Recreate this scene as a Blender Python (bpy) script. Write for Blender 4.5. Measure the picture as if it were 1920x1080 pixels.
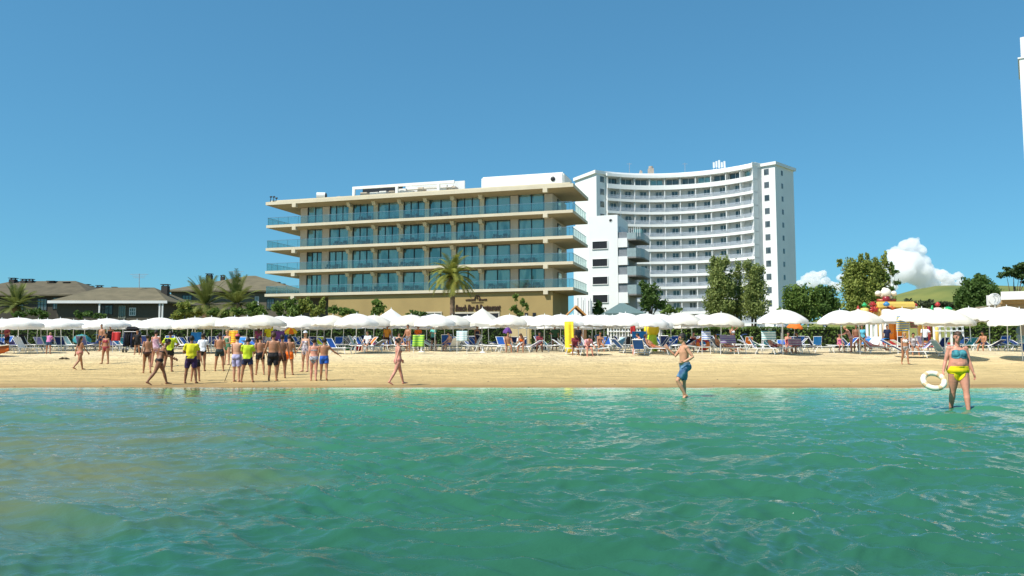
import bpy, bmesh, math, random
import numpy as np
from mathutils import Vector, Matrix, noise

R = math.radians
rnd = random.Random(7)
for o in list(bpy.data.objects):
    bpy.data.objects.remove(o)
SC = bpy.context.scene
COL = SC.collection

# ------------------------------------------------------------------ camera, sky, sun, exposure
F = 1450.0                      # focal length in pixels of a 1920 wide picture
PITCH = R(4.34)
EYE = 1.35
cam_d = bpy.data.cameras.new("camera")
cam_d.sensor_width = 36.0
cam_d.lens = 36.0 * F / 1920.0
cam_d.clip_start = 0.1
cam_d.clip_end = 20000
cam = bpy.data.objects.new("camera", cam_d)
COL.objects.link(cam)
cam.location = (0, 0, EYE)
cam.rotation_euler = (R(90) + PITCH, 0, 0)
SC.camera = cam

SUN = Vector((-0.80, -0.60, 0)).normalized() * math.cos(R(53)) + Vector((0, 0, math.sin(R(53))))
world = bpy.data.worlds.new("World")
SC.world = world
world.use_nodes = True
wn = world.node_tree
bg = wn.nodes["Background"]
sky = wn.nodes.new("ShaderNodeTexSky")
sky.sky_type = 'NISHITA'
sky.sun_disc = False
sky.sun_elevation = R(53)
sky.sun_rotation = math.atan2(SUN.x, SUN.y)
sky.altitude = 0
sky.air_density = 1.0
sky.dust_density = 0.15
sky.ozone_density = 2.2
hsv = wn.nodes.new("ShaderNodeHueSaturation")
hsv.inputs['Hue'].default_value = 0.5
hsv.inputs['Saturation'].default_value = 1.0
hsv.inputs['Value'].default_value = 1.0
gam = wn.nodes.new("ShaderNodeGamma")          # evens out the sky from zenith to horizon
gam.inputs[1].default_value = 0.60
tint = wn.nodes.new("ShaderNodeMix"); tint.data_type = 'RGBA'; tint.blend_type = 'MULTIPLY'
tint.inputs['Factor'].default_value = 1.0
tint.inputs['B'].default_value = (0.49, 1.16, 1.52, 1)
wn.links.new(sky.outputs[0], gam.inputs[0])
wn.links.new(gam.outputs[0], tint.inputs['A'])
wn.links.new(tint.outputs['Result'], hsv.inputs['Color'])
wn.links.new(hsv.outputs[0], bg.inputs[0])
bg.inputs[1].default_value = 0.125

sun_d = bpy.data.lights.new("sun", 'SUN')
sun_d.energy = 4.8
sun_d.angle = R(0.5)
sun_d.color = (1.0, 0.955, 0.87)
sun = bpy.data.objects.new("sun", sun_d)
COL.objects.link(sun)
sun.rotation_euler = SUN.to_track_quat('Z', 'Y').to_euler()
sun.location = SUN * 100

SC.view_settings.view_transform = 'Standard'
SC.view_settings.look = 'None'
SC.view_settings.exposure = 0.38
SC.view_settings.gamma = 1
SC.render.engine = 'CYCLES'
SC.cycles.max_bounces = 18
SC.cycles.diffuse_bounces = 4
SC.cycles.glossy_bounces = 4
SC.cycles.transmission_bounces = 4
SC.cycles.transparent_max_bounces = 12
SC.cycles.sample_clamp_indirect = 6
SC.cycles.sample_clamp_direct = 16
SC.cycles.caustics_reflective = False
SC.cycles.caustics_refractive = False

# ------------------------------------------------------------------ where a line of sight of the photograph meets the place
def ray(px, py):
    u, v = (px - 960) / F, (540 - py) / F
    return Vector((u, math.cos(PITCH) - v * math.sin(PITCH), math.sin(PITCH) + v * math.cos(PITCH)))
def at(px, py, Y):
    d = ray(px, py)
    return Vector((0, 0, EYE)) + d * (Y / d.y)
PY_ = [-400, -20, 5, 14, 16, 20, 23.6, 28, 34, 38, 42, 46, 50, 60, 70, 85, 120, 300, 6000]
PZ_ = [-6, -3, -1.6, -.55, -.34, -.16, 0, .03, .10, .20, .45, .88, 1.05, 1.16, 1.24, 1.35, 1.4, 1.5, 1.5]
def prof(Y):
    return float(np.interp(Y, PY_, PZ_))
def und(x, Y):
    if Y < 24 or Y > 75: return 0.0
    k = min(1, (Y - 24) / 6) * min(1, (75 - Y) / 8)
    return k * (0.05 * noise.noise(Vector((x * .13, Y * .22, 3))) + .03 * noise.noise(Vector((x * .55, Y * .8, 9))))
def G(x, Y):
    return prof(Y) + und(x, Y)
def ground_px(px, py):
    d = ray(px, py)
    Y = 23.0
    while Y < 110:
        p = at(px, py, Y)
        if p.z <= G(p.x, Y): break
        Y += 0.05
    return Vector((p.x, Y, G(p.x, Y)))

# ------------------------------------------------------------------ materials
def node(nt, t, **kw):
    n = nt.nodes.new(t)
    for k, v in kw.items(): setattr(n, k, v)
    return n
MATS = {}
def new_mat(name):
    m = bpy.data.materials.new(name)
    m.use_nodes = True
    return m, m.node_tree, m.node_tree.nodes["Principled BSDF"]
def c4(c): return (c[0], c[1], c[2], 1)
def mat(name, col, rough=.6, var=.12, scale=2.5, bump=0.0, bscale=30, metal=0.0, spec=.4, translucent=0.0, stretch=(1, 1, 1), col2=None):
    if name in MATS: return MATS[name]
    m, nt, b = new_mat(name)
    L = nt.links.new
    tc = node(nt, "ShaderNodeTexCoord")
    mp = node(nt, "ShaderNodeMapping")
    mp.inputs['Scale'].default_value = stretch
    L(tc.outputs['Object'], mp.inputs[0])
    nz = node(nt, "ShaderNodeTexNoise")
    nz.inputs['Scale'].default_value = scale
    nz.inputs['Detail'].default_value = 5
    L(mp.outputs[0], nz.inputs['Vector'])
    rp = node(nt, "ShaderNodeMapRange")
    rp.inputs[1].default_value = .3; rp.inputs[2].default_value = .7
    L(nz.outputs[0], rp.inputs[0])
    mx = node(nt, "ShaderNodeMix", data_type='RGBA')
    a = col2 if col2 else tuple(max(0, c * (1 - var)) for c in col)
    bb = col if col2 else tuple(min(1, c * (1 + var)) for c in col)
    mx.inputs['A'].default_value = c4(a)
    mx.inputs['B'].default_value = c4(bb)
    L(rp.outputs[0], mx.inputs['Factor'])
    L(mx.outputs['Result'], b.inputs['Base Color'])
    b.inputs['Roughness'].default_value = rough
    b.inputs['Metallic'].default_value = metal
    b.inputs['Specular IOR Level'].default_value = spec
    if bump:
        n2 = node(nt, "ShaderNodeTexNoise")
        n2.inputs['Scale'].default_value = bscale
        n2.inputs['Detail'].default_value = 4
        L(mp.outputs[0], n2.inputs['Vector'])
        bp = node(nt, "ShaderNodeBump")
        bp.inputs['Strength'].default_value = bump
        bp.inputs['Distance'].default_value = .05
        L(n2.outputs[0], bp.inputs['Height'])
        L(bp.outputs[0], b.inputs['Normal'])
    if translucent:
        t = node(nt, "ShaderNodeBsdfTranslucent")
        L(mx.outputs['Result'], t.inputs[0])
        ms = node(nt, "ShaderNodeMixShader")
        ms.inputs[0].default_value = translucent
        L(b.outputs[0], ms.inputs[1]); L(t.outputs[0], ms.inputs[2])
        L(ms.outputs[0], nt.nodes["Material Output"].inputs[0])
    MATS[name] = m
    return m
def col_mat(c, rough=.7, kind='cloth', **kw):
    return mat("%s_%02x%02x%02x" % (kind, int(c[0] * 255), int(c[1] * 255), int(c[2] * 255)), c, rough, **kw)

# ------------------------------------------------------------------ mesh building
class MB:
    def __init__(s):
        s.v = []; s.f = []
    def add(s, vs, fs):
        n = len(s.v)
        s.v.extend([tuple(v) for v in vs])
        s.f.extend([tuple(i + n for i in f) for f in fs])
    def box(s, x0, x1, y0, y1, z0, z1, M=None):
        vs = [Vector(p) for p in ((x0, y0, z0), (x1, y0, z0), (x1, y1, z0), (x0, y1, z0), (x0, y0, z1), (x1, y0, z1), (x1, y1, z1), (x0, y1, z1))]
        if M is not None: vs = [M @ v for v in vs]
        s.add(vs, [(0, 3, 2, 1), (4, 5, 6, 7), (0, 1, 5, 4), (1, 2, 6, 5), (2, 3, 7, 6), (3, 0, 4, 7)])
        return s
    def cbox(s, c, size, M=None):
        return s.box(c[0] - size[0] / 2, c[0] + size[0] / 2, c[1] - size[1] / 2, c[1] + size[1] / 2, c[2] - size[2] / 2, c[2] + size[2] / 2, M)
    def prism(s, poly, z0, z1):
        """poly: list of (x,y), counter-clockwise; z0/z1 numbers"""
        n = len(poly)
        a = sum(poly[i][0] * poly[(i + 1) % n][1] - poly[(i + 1) % n][0] * poly[i][1] for i in range(n))
        if a < 0: poly = poly[::-1]
        vs = [(p[0], p[1], z0) for p in poly] + [(p[0], p[1], z1) for p in poly]
        fs = [tuple(range(n))[::-1], tuple(range(n, 2 * n))] + [(i, (i + 1) % n, n + (i + 1) % n, n + i) for i in range(n)]
        s.add(vs, fs)
        return s
    def frustum(s, r0, z0, r1, z1):
        """rectangles r=(x0,x1,y0,y1) joined bottom to top"""
        def q(r, z): return [(r[0], r[2], z), (r[1], r[2], z), (r[1], r[3], z), (r[0], r[3], z)]
        s.add(q(r0, z0) + q(r1, z1), [(3, 2, 1, 0), (4, 5, 6, 7), (0, 1, 5, 4), (1, 2, 6, 5), (2, 3, 7, 6), (3, 0, 4, 7)])
        return s
    def tube(s, pts, rad, n=8, hint=(1, 0, 0), cap=True):
        """rad: number or list of numbers or (rx, ry) pairs; rx lies along the hint"""
        pts = [Vector(p) for p in pts]
        k = len(pts)
        base = len(s.v)
        h = Vector(hint)
        for i, p in enumerate(pts):
            t = (pts[min(i + 1, k - 1)] - pts[max(i - 1, 0)])
            if t.length < 1e-9: t = Vector((0, 0, 1))
            t.normalize()
            u = h - t * h.dot(t)
            if u.length < 1e-3:
                u = Vector((0, 1, 0)) - t * t.y
                if u.length < 1e-3: u = Vector((0, 0, 1)) - t * t.z
            u.normalize()
            w = t.cross(u)
            r = rad[i] if isinstance(rad, (list, tuple)) and len(rad) == k and k > 0 else rad
            rx, ry = r if isinstance(r, (tuple, list)) else (r, r)
            for j in range(n):
                a = 2 * math.pi * j / n
                s.v.append(tuple(p + u * (rx * math.cos(a)) + w * (ry * math.sin(a))))
        for i in range(k - 1):
            for j in range(n):
                a, b = base + i * n + j, base + i * n + (j + 1) % n
                s.f.append((a, b, b + n, a + n))
        if cap:
            s.f.append(tuple(base + j for j in range(n))[::-1])
            s.f.append(tuple(base + (k - 1) * n + j for j in range(n)))
        return s
    def ball(s, c, r, nu=12, nv=8, M=None):
        c = Vector(c)
        r = r if isinstance(r, (tuple, list)) else (r, r, r)
        base = len(s.v)
        P = lambda x, y, z: tuple(c + ((M @ Vector((x * r[0], y * r[1], z * r[2]))) if M is not None else Vector((x * r[0], y * r[1], z * r[2]))))
        s.v.append(P(0, 0, -1))
        for i in range(1, nv):
            ph = -math.pi / 2 + math.pi * i / nv
            for j in range(nu):
                a = 2 * math.pi * j / nu
                s.v.append(P(math.cos(ph) * math.cos(a), math.cos(ph) * math.sin(a), math.sin(ph)))
        s.v.append(P(0, 0, 1))
        top = len(s.v) - 1
        for j in range(nu):
            s.f.append((base, base + 1 + (j + 1) % nu, base + 1 + j))
            s.f.append((top, top - nu + j, top - nu + (j + 1) % nu))
        for i in range(nv - 2):
            for j in range(nu):
                a, b = base + 1 + i * nu + j, base + 1 + i * nu + (j + 1) % nu
                s.f.append((a, b, b + nu, a + nu))
        return s
    def mesh(s, name, smooth=False):
        m = bpy.data.meshes.new(name)
        m.from_pydata(s.v, [], s.f)
        if smooth:
            m.polygons.foreach_set('use_smooth', [True] * len(m.polygons))
        m.update()
        return m
    def build(s, name, material, parent=None, smooth=False):
        m = s.mesh(name, smooth)
        for q in (material if isinstance(material, (list, tuple)) else [material]):
            m.materials.append(q)
        return link(name, m, parent)

def link(name, me, parent=None):
    o = bpy.data.objects.new(name, me)
    COL.objects.link(o)
    if parent is not None: o.parent = parent
    return o
def tag(o, label=None, cat=None, group=None, kind=None):
    if label: o['label'] = label
    if cat: o['category'] = cat
    if group: o['group'] = group
    if kind: o['kind'] = kind
    return o
def thing(name, label, cat, loc=(0, 0, 0), rz=0.0, group=None):
    o = bpy.data.objects.new(name, None)
    COL.objects.link(o)
    o.location = loc
    o.rotation_euler = (0, 0, rz)
    o.empty_display_size = .3
    return tag(o, label, cat, group)
def kids(o): return [c for c in COL.objects if c.parent is o]
def copy_tree(o, parent=None, recolor=None):
    c = o.copy()
    COL.objects.link(c)
    if parent is not None: c.parent = parent
    for ch in CHILDREN.get(o.name, []):
        copy_tree(ch, c)
    return c
CHILDREN = {}
def note_children(o):
    CHILDREN[o.name] = [c for c in o.children]
    for c in CHILDREN[o.name]: note_children(c)

# ------------------------------------------------------------------ the setting: ground, water, hill, clouds
def sand_material():
    m, nt, b = new_mat("sand")
    L = nt.links.new
    geo = node(nt, "ShaderNodeNewGeometry")
    sep = node(nt, "ShaderNodeSeparateXYZ")
    L(geo.outputs['Position'], sep.inputs[0])
    n1 = node(nt, "ShaderNodeTexNoise"); n1.inputs['Scale'].default_value = .35; n1.inputs['Detail'].default_value = 6
    mp = node(nt, "ShaderNodeMapping"); mp.inputs['Scale'].default_value = (.5, 1.4, 1)
    L(geo.outputs['Position'], mp.inputs[0]); L(mp.outputs[0], n1.inputs['Vector'])
    ad = node(nt, "ShaderNodeMath", operation='MULTIPLY_ADD')
    ad.inputs[1].default_value = 3.2
    L(n1.outputs[0], ad.inputs[0]); L(sep.outputs['Y'], ad.inputs[2])
    mr = node(nt, "ShaderNodeMapRange"); mr.inputs[1].default_value = 24.0; mr.inputs[2].default_value = 52.0
    L(ad.outputs[0], mr.inputs[0])
    cr = node(nt, "ShaderNodeValToRGB")
    e = cr.color_ramp.elements
    e[0].position = 0.0; e[0].color = (.25, .15, .06, 1)
    e[1].position = 1.0; e[1].color = (.64, .52, .32, 1)
    for p, c in ((.14, (.31, .195, .08, 1)), (.25, (.47, .335, .145, 1)), (.45, (.55, .40, .18, 1)), (.66, (.58, .43, .20, 1)), (.82, (.64, .51, .30, 1))):
        x = e.new(p); x.color = c
    L(mr.outputs[0], cr.inputs[0])
    n2 = node(nt, "ShaderNodeTexNoise"); n2.inputs['Scale'].default_value = 2.2; n2.inputs['Detail'].default_value = 8; n2.inputs['Roughness'].default_value = .65
    mp2 = node(nt, "ShaderNodeMapping"); mp2.inputs['Scale'].default_value = (.5, 1.0, 1)
    L(geo.outputs['Position'], mp2.inputs[0]); L(mp2.outputs[0], n2.inputs['Vector'])
    r2 = node(nt, "ShaderNodeMapRange"); r2.inputs[1].default_value = .3; r2.inputs[2].default_value = .7; r2.inputs[3].default_value = .74; r2.inputs[4].default_value = 1.14
    L(n2.outputs[0], r2.inputs[0])
    mu = node(nt, "ShaderNodeMix", data_type='RGBA', blend_type='MULTIPLY'); mu.inputs['Factor'].default_value = 1
    # tide lines and trampled streaks, drawn out along the shore
    n4 = node(nt, "ShaderNodeTexNoise"); n4.inputs['Scale'].default_value = 1.0; n4.inputs['Detail'].default_value = 7; n4.inputs['Roughness'].default_value = .68
    mp4 = node(nt, "ShaderNodeMapping"); mp4.inputs['Scale'].default_value = (.16, 1.0, 1); mp4.inputs['Rotation'].default_value = (0, 0, R(-2))
    L(geo.outputs['Position'], mp4.inputs[0]); L(mp4.outputs[0], n4.inputs['Vector'])
    r4 = node(nt, "ShaderNodeMapRange"); r4.inputs[1].default_value = .36; r4.inputs[2].default_value = .56; r4.inputs[3].default_value = .86; r4.inputs[4].default_value = 1.14
    L(n4.outputs[0], r4.inputs[0])
    r24 = node(nt, "ShaderNodeMath", operation='MULTIPLY'); L(r2.outputs[0], r24.inputs[0]); L(r4.outputs[0], r24.inputs[1])
    L(cr.outputs[0], mu.inputs['A']); L(r24.outputs[0], mu.inputs['B'])
    # beyond the beach: dry soil and paving
    far = node(nt, "ShaderNodeMapRange"); far.inputs[1].default_value = 84; far.inputs[2].default_value = 92
    L(sep.outputs['Y'], far.inputs[0])
    mf = node(nt, "ShaderNodeMix", data_type='RGBA'); mf.inputs['B'].default_value = (.16, .17, .08, 1)
    L(far.outputs[0], mf.inputs['Factor']); L(mu.outputs['Result'], mf.inputs['A'])
    L(mf.outputs['Result'], b.inputs['Base Color'])
    wet = node(nt, "ShaderNodeMapRange"); wet.inputs[1].default_value = 0.0; wet.inputs[2].default_value = .1; wet.inputs[3].default_value = .38; wet.inputs[4].default_value = .9
    L(mr.outputs[0], wet.inputs[0]); L(wet.outputs[0], b.inputs['Roughness'])
    b.inputs['Specular IOR Level'].default_value = .25
    n3 = node(nt, "ShaderNodeTexNoise"); n3.inputs['Scale'].default_value = 3.4; n3.inputs['Detail'].default_value = 7; n3.inputs['Roughness'].default_value = .6
    L(geo.outputs['Position'], n3.inputs['Vector'])
    st = node(nt, "ShaderNodeMapRange"); st.inputs[1].default_value = .08; st.inputs[2].default_value = .5; st.inputs[3].default_value = .12; st.inputs[4].default_value = 1.0
    L(mr.outputs[0], st.inputs[0])
    bp = node(nt, "ShaderNodeBump"); bp.inputs['Distance'].default_value = .20
    L(st.outputs[0], bp.inputs['Strength']); L(n3.outputs[0], bp.inputs['Height']); L(bp.outputs[0], b.inputs['Normal'])
    return m

def grid_mesh(name, X, Y, Z, material, smooth=True):
    ny, nx = X.shape
    co = np.stack([X, Y, Z], -1).reshape(-1, 3).astype(np.float32)
    i = np.arange(ny * nx).reshape(ny, nx)
    q = np.stack([i[:-1, :-1], i[:-1, 1:], i[1:, 1:], i[1:, :-1]], -1).reshape(-1, 4).astype(np.int32)
    m = bpy.data.meshes.new(name)
    m.vertices.add(len(co)); m.vertices.foreach_set('co', co.ravel())
    m.loops.add(q.size); m.loops.foreach_set('vertex_index', q.ravel())
    m.polygons.add(len(q)); m.polygons.foreach_set('loop_start', np.arange(0, q.size, 4, dtype=np.int32))
    m.polygons.foreach_set('use_smooth', np.ones(len(q), dtype=bool))
    m.update(calc_edges=True)
    m.materials.append(material)
    return link(name, m)

def build_ground():
    ys = [-400, -60, -20, 0, 8, 14, 18, 21] + list(np.arange(22.5, 75, .4)) + [75, 80, 86, 92, 100, 120, 160, 220, 300, 450, 700, 1200, 2500, 6000]
    xs = [-6000, -1500, -400, -150, -90] + list(np.arange(-62, 62.1, .55)) + [90, 150, 400, 1500, 6000]
    X, Y = np.meshgrid(np.array(xs), np.array(ys))
    Z = np.array([[G(x, y) for x in xs] for y in ys])
    o = grid_mesh("beach", X, Y, Z, sand_material())
    tag(o, kind='structure')
build_ground()

def water_material():
    m, nt, b = new_mat("water")
    L = nt.links.new
    geo = node(nt, "ShaderNodeNewGeometry")
    sep = node(nt, "ShaderNodeSeparateXYZ"); L(geo.outputs['Position'], sep.inputs[0])
    # water colour by depth (distance to the shore), with drifting patches of stirred-up sand
    n1 = node(nt, "ShaderNodeTexNoise"); n1.inputs['Scale'].default_value = .33; n1.inputs['Detail'].default_value = 4
    mp = node(nt, "ShaderNodeMapping"); mp.inputs['Scale'].default_value = (.45, 1.0, 1); mp.inputs['Rotation'].default_value = (0, 0, R(14))
    L(geo.outputs['Position'], mp.inputs[0]); L(mp.outputs[0], n1.inputs['Vector'])
    mr = node(nt, "ShaderNodeMapRange"); mr.inputs[1].default_value = 4.0; mr.inputs[2].default_value = 23.6
    L(sep.outputs['Y'], mr.inputs[0])
    cr = node(nt, "ShaderNodeValToRGB"); e = cr.color_ramp.elements
    e[0].position = 0; e[0].color = (.021, .098, .058, 1)
    e[1].position = 1; e[1].color = (.05, .42, .15, 1)
    x = e.new(.5); x.color = (.038, .160, .086, 1)
    x = e.new(.86); x.color = (.058, .245, .122, 1)
    L(mr.outputs[0], cr.inputs[0])
    lx0 = node(nt, "ShaderNodeMath", operation='MULTIPLY_ADD'); lx0.inputs[1].default_value = .27     # a sandbank lies on the left
    L(sep.outputs['Y'], lx0.inputs[0]); L(sep.outputs['X'], lx0.inputs[2])
    lx = node(nt, "ShaderNodeMapRange"); lx.inputs[1].default_value = 1.2; lx.inputs[2].default_value = -2.5; lx.inputs[3].default_value = -.20; lx.inputs[4].default_value = .14
    L(lx0.outputs[0], lx.inputs[0])
    sm = node(nt, "ShaderNodeMath", operation='ADD'); L(n1.outputs[0], sm.inputs[0]); L(lx.outputs[0], sm.inputs[1])
    r1 = node(nt, "ShaderNodeMapRange"); r1.inputs[1].default_value = .42; r1.inputs[2].default_value = .75; r1.inputs[4].default_value = .75
    L(sm.outputs[0], r1.inputs[0])
    mx = node(nt, "ShaderNodeMix", data_type='RGBA'); mx.inputs['B'].default_value = (.15, .15, .068, 1)
    L(r1.outputs[0], mx.inputs['Factor']); L(cr.outputs[0], mx.inputs['A'])
    L(mx.outputs['Result'], b.inputs['Base Color'])
    # thin broken foam where the last ripple runs out on the sand
    nf = node(nt, "ShaderNodeTexNoise"); nf.inputs['Scale'].default_value = 1.6; nf.inputs['Detail'].default_value = 6
    mpf = node(nt, "ShaderNodeMapping"); mpf.inputs['Scale'].default_value = (.35, 1.6, 1)
    L(geo.outputs['Position'], mpf.inputs[0]); L(mpf.outputs[0], nf.inputs['Vector'])
    fy = node(nt, "ShaderNodeMapRange"); fy.inputs[1].default_value = 22.9; fy.inputs[2].default_value = 23.7; fy.inputs[3].default_value = -.25; fy.inputs[4].default_value = .10
    L(sep.outputs['Y'], fy.inputs[0])
    fs_ = node(nt, "ShaderNodeMath", operation='ADD'); L(nf.outputs[0], fs_.inputs[0]); L(fy.outputs[0], fs_.inputs[1])
    fr = node(nt, "ShaderNodeMapRange"); fr.inputs[1].default_value = .58; fr.inputs[2].default_value = .68; fr.inputs[4].default_value = .8
    L(fs_.outputs[0], fr.inputs[0])
    fm = node(nt, "ShaderNodeMix", data_type='RGBA'); fm.inputs['B'].default_value = (.62, .70, .64, 1)
    L(fr.outputs[0], fm.inputs['Factor']); L(mx.outputs['Result'], fm.inputs['A']); L(fm.outputs['Result'], b.inputs['Base Color'])
    b.inputs['Roughness'].default_value = .05
    b.inputs['IOR'].default_value = 1.33
    # fine ripples
    n2 = node(nt, "ShaderNodeTexNoise"); n2.inputs['Scale'].default_value = 8.0; n2.inputs['Detail'].default_value = 5; n2.inputs['Roughness'].default_value = .55; n2.inputs['Distortion'].default_value = .6
    mp2 = node(nt, "ShaderNodeMapping"); mp2.inputs['Scale'].default_value = (.55, 1.0, 1); mp2.inputs['Rotation'].default_value = (0, 0, R(9))
    L(geo.outputs['Position'], mp2.inputs[0]); L(mp2.outputs[0], n2.inputs['Vector'])
    bp = node(nt, "ShaderNodeBump"); bp.inputs['Strength'].default_value = .8; bp.inputs['Distance'].default_value = .042
    cs = node(nt, "ShaderNodeMapRange"); cs.inputs[1].default_value = 8; cs.inputs[2].default_value = 22; cs.inputs[3].default_value = .42; cs.inputs[4].default_value = .16
    L(sep.outputs['Y'], cs.inputs[0]); L(cs.outputs[0], bp.inputs['Strength'])
    L(n2.outputs[0], bp.inputs['Height']); L(bp.outputs[0], b.inputs['Normal'])
    return m

def build_water():
    ny, nx = 620, 640
    t = np.linspace(0, 1, ny)
    yr = 2.0 + 22.6 * (0.45 * t + .55 * t ** 2)
    ys = np.concatenate([[-600, -100, -25, -5], yr])
    s = np.linspace(-1, 1, nx)
    Xc, Yc = np.meshgrid(s, ys)
    half = np.clip(Yc, 2, 30) * .80 + 3.0
    X = Xc * half
    Y = Yc.copy()
    rg = np.random.RandomState(4)
    H = np.zeros_like(X)
    wx = X + .35 * np.sin(Y * .9 + X * .31) + .22 * np.sin(X * 1.3 - Y * .7 + 1)
    wy = Y + .30 * np.sin(X * .8 + 2) + .18 * np.sin(X * 1.9 + Y * 1.1)
    def wave(lam, amp, deg, ph, sharp):
        k = 2 * math.pi / lam
        a = R(deg)
        p = k * (wx * math.sin(a) + wy * math.cos(a)) + ph
        return amp * (np.exp(sharp * (np.sin(p) - 1)) - .45)
    for i in range(60):
        lam = .20 * (3.0 / .20) ** (rg.rand() ** 1.35)
        deg = rg.normal(8, 34)
        amp = .0080 * lam ** .66 * (0.5 + rg.rand())
        H += wave(lam, amp * 1.5, deg, rg.rand() * 6.28, 2.2)
    wl = 1 / (1 + np.exp((X + .27 * Y + .3) * 1.6))          # smoother slanting ripples over the sandbank
    H = H * (1 - .35 * wl) + wl * (wave(1.15, .022, 17, .4, 1.2) + wave(.83, .015, 24, 2.0, 1.2) + wave(1.9, .02, 10, 1.0, 1.2))
    # low swell lines before the shore
    H += .045 * np.exp(-((Y - 13.2 - .06 * X + .25 * np.sin(X * .35)) / .55) ** 2)
    H += .04 * np.exp(-((Y - 17.2 + .05 * X + .3 * np.sin(X * .27 + 1)) / .6) ** 2)
    H += .03 * np.exp(-((Y - 9.4 - .10 * X + .3 * np.sin(X * .5)) / .5) ** 2)
    g = .55 + .45 * np.sin(X * .21 + 1.2 * np.sin(Y * .17)) * np.sin(Y * .23 + 1)
    H *= (.65 + .5 * g)
    H *= np.clip((25.0 - Y) / 11, .10, 1)
    for (lx, ly) in ((4.42, 20.1), (4.55, 19.9), (9.28, 16.25), (9.52, 16.15)):      # rings round the waders' legs
        r = np.sqrt((X - lx) ** 2 + (Y - ly) ** 2)
        H += .016 * np.cos(r * 22) * np.exp(-r / .38)
    H[Y < 1.9] = 0
    H -= np.mean(H[Y > 4])
    # the sheet is widened to the open sea on both sides
    ext = [-2500, -200, -60]
    Xl = np.stack([np.full(len(ys), v) for v in ext], 1); Xr = -Xl[:, ::-1]
    X = np.concatenate([Xl, X, Xr], 1)
    Yf = np.concatenate([Y[:, :3], Y, Y[:, :3]], 1)
    Z0 = np.zeros((len(ys), 3))
    Zf = np.concatenate([Z0, H, Z0], 1)
    o = grid_mesh("water", X, Yf, Zf, water_material())
    tag(o, kind='structure')
build_water()

def build_hill():
    xs = np.linspace(260, 1000, 60); ys = np.linspace(480, 1000, 40)
    X, Y = np.meshgrid(xs, ys)
    Z = np.zeros_like(X)
    for j in range(Y.shape[0]):
        for i in range(X.shape[1]):
            x, y = X[j, i], Y[j, i]
            e = math.exp(-((y - 760) / 190) ** 2) * min(1, max(0, (x - 275) / 130)) ** .6
            Z[j, i] = 1 + 59 * e * (1 + .06 * noise.noise(Vector((x * .008, y * .008, 0)))) + 2.0 * noise.noise(Vector((x * .03, y * .03, 5))) * e
    m = mat("hill_grass", (.21, .21, .05), .9, col2=(.09, .13, .03), scale=.022, bump=.5, bscale=.5)
    o = grid_mesh("hill", X, Y, Z, m)
    tag(o, kind='structure')
build_hill()

def remesh(mb, voxel, smooth=3):
    """queue of temporary objects -> continuous meshes"""
    o = link("temp_surface", mb.mesh("temp_surface"))
    r = o.modifiers.new("r", 'REMESH'); r.mode = 'VOXEL'; r.voxel_size = voxel; r.use_smooth_shade = True
    if smooth:
        s = o.modifiers.new("s", 'SMOOTH'); s.iterations = smooth; s.factor = .5
    return o
def harvest(temps):
    dg = bpy.context.evaluated_depsgraph_get()
    out = []
    for o in temps:
        out.append(bpy.data.meshes.new_from_object(o.evaluated_get(dg)))
    for o in temps:
        me = o.data
        bpy.data.objects.remove(o); bpy.data.meshes.remove(me)
    return out

def build_clouds():
    D = 4200.0
    rr = random.Random(3)
    mm = bpy.data.materials.new("cloud_vapour"); mm.use_nodes = True
    nt = mm.node_tree; nt.nodes.remove(nt.nodes["Principled BSDF"])
    pv = node(nt, "ShaderNodeVolumePrincipled")
    pv.inputs['Color'].default_value = (1, 1, 1, 1); pv.inputs['Density'].default_value = .034; pv.inputs['Anisotropy'].default_value = 0.0
    nt.links.new(pv.outputs[0], nt.nodes["Material Output"].inputs['Volume'])
    SC.cycles.volume_bounces = 16
    specs = [
        ("cloud", "tall white cumulus cloud towering over the green hill",
         [(1668, 500, 16), (1680, 480, 18), (1700, 462, 17), (1712, 455, 12), (1722, 470, 15), (1728, 490, 16), (1705, 490, 24), (1690, 510, 26), (1720, 515, 26), (1750, 515, 16), (1742, 503, 10), (1765, 517, 14), (1782, 522, 10), (1796, 518, 10), (1800, 530, 9), (1775, 532, 16), (1740, 535, 22), (1665, 525, 22), (1645, 535, 16)]),
        ("cloud", "small white cloud low beside the tall curved hotel",
         [(1512, 523, 11), (1530, 518, 12), (1541, 514, 9), (1525, 530, 14), (1548, 527, 10), (1500, 532, 10), (1560, 534, 9), (1578, 520, 9), (1588, 530, 12), (1570, 538, 10)]),
    ]
    temps = []
    for nm, lb, puffs in specs:
        mb = MB()
        for (x, y, r) in puffs:
            for k in range(7):
                a = rr.uniform(0, 6.28); q = rr.uniform(.2, .95) if k else 0
                rk = r * (1 if k == 0 else rr.uniform(.3, .55))
                p = at(x + math.cos(a) * q * r * .9, y + math.sin(a) * q * r * .8, D + rr.uniform(-120, 120))
                s = rk * .93 * D / F
                mb.ball(p, (s, s * 1.2, s * .85), 14, 10)
        o = remesh(mb, 4.0, 3)
        tx = bpy.data.textures.new("puff", 'CLOUDS'); tx.noise_scale = 34; tx.noise_depth = 5
        dm = o.modifiers.new("d", 'DISPLACE'); dm.texture = tx; dm.strength = 22; dm.mid_level = .5; dm.texture_coords = 'GLOBAL'
        tx2 = bpy.data.textures.new("puff", 'CLOUDS'); tx2.noise_scale = 11; tx2.noise_depth = 3
        d2 = o.modifiers.new("d2", 'DISPLACE'); d2.texture = tx2; d2.strength = 10; d2.mid_level = .5; d2.texture_coords = 'GLOBAL'
        temps.append(o)
    for me, (nm, lb, _) in zip(harvest(temps), specs):
        me.materials.clear(); me.materials.append(mm)
        o = link(nm, me)
        tag(o, lb, "cloud", kind='structure')
build_clouds()
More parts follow.
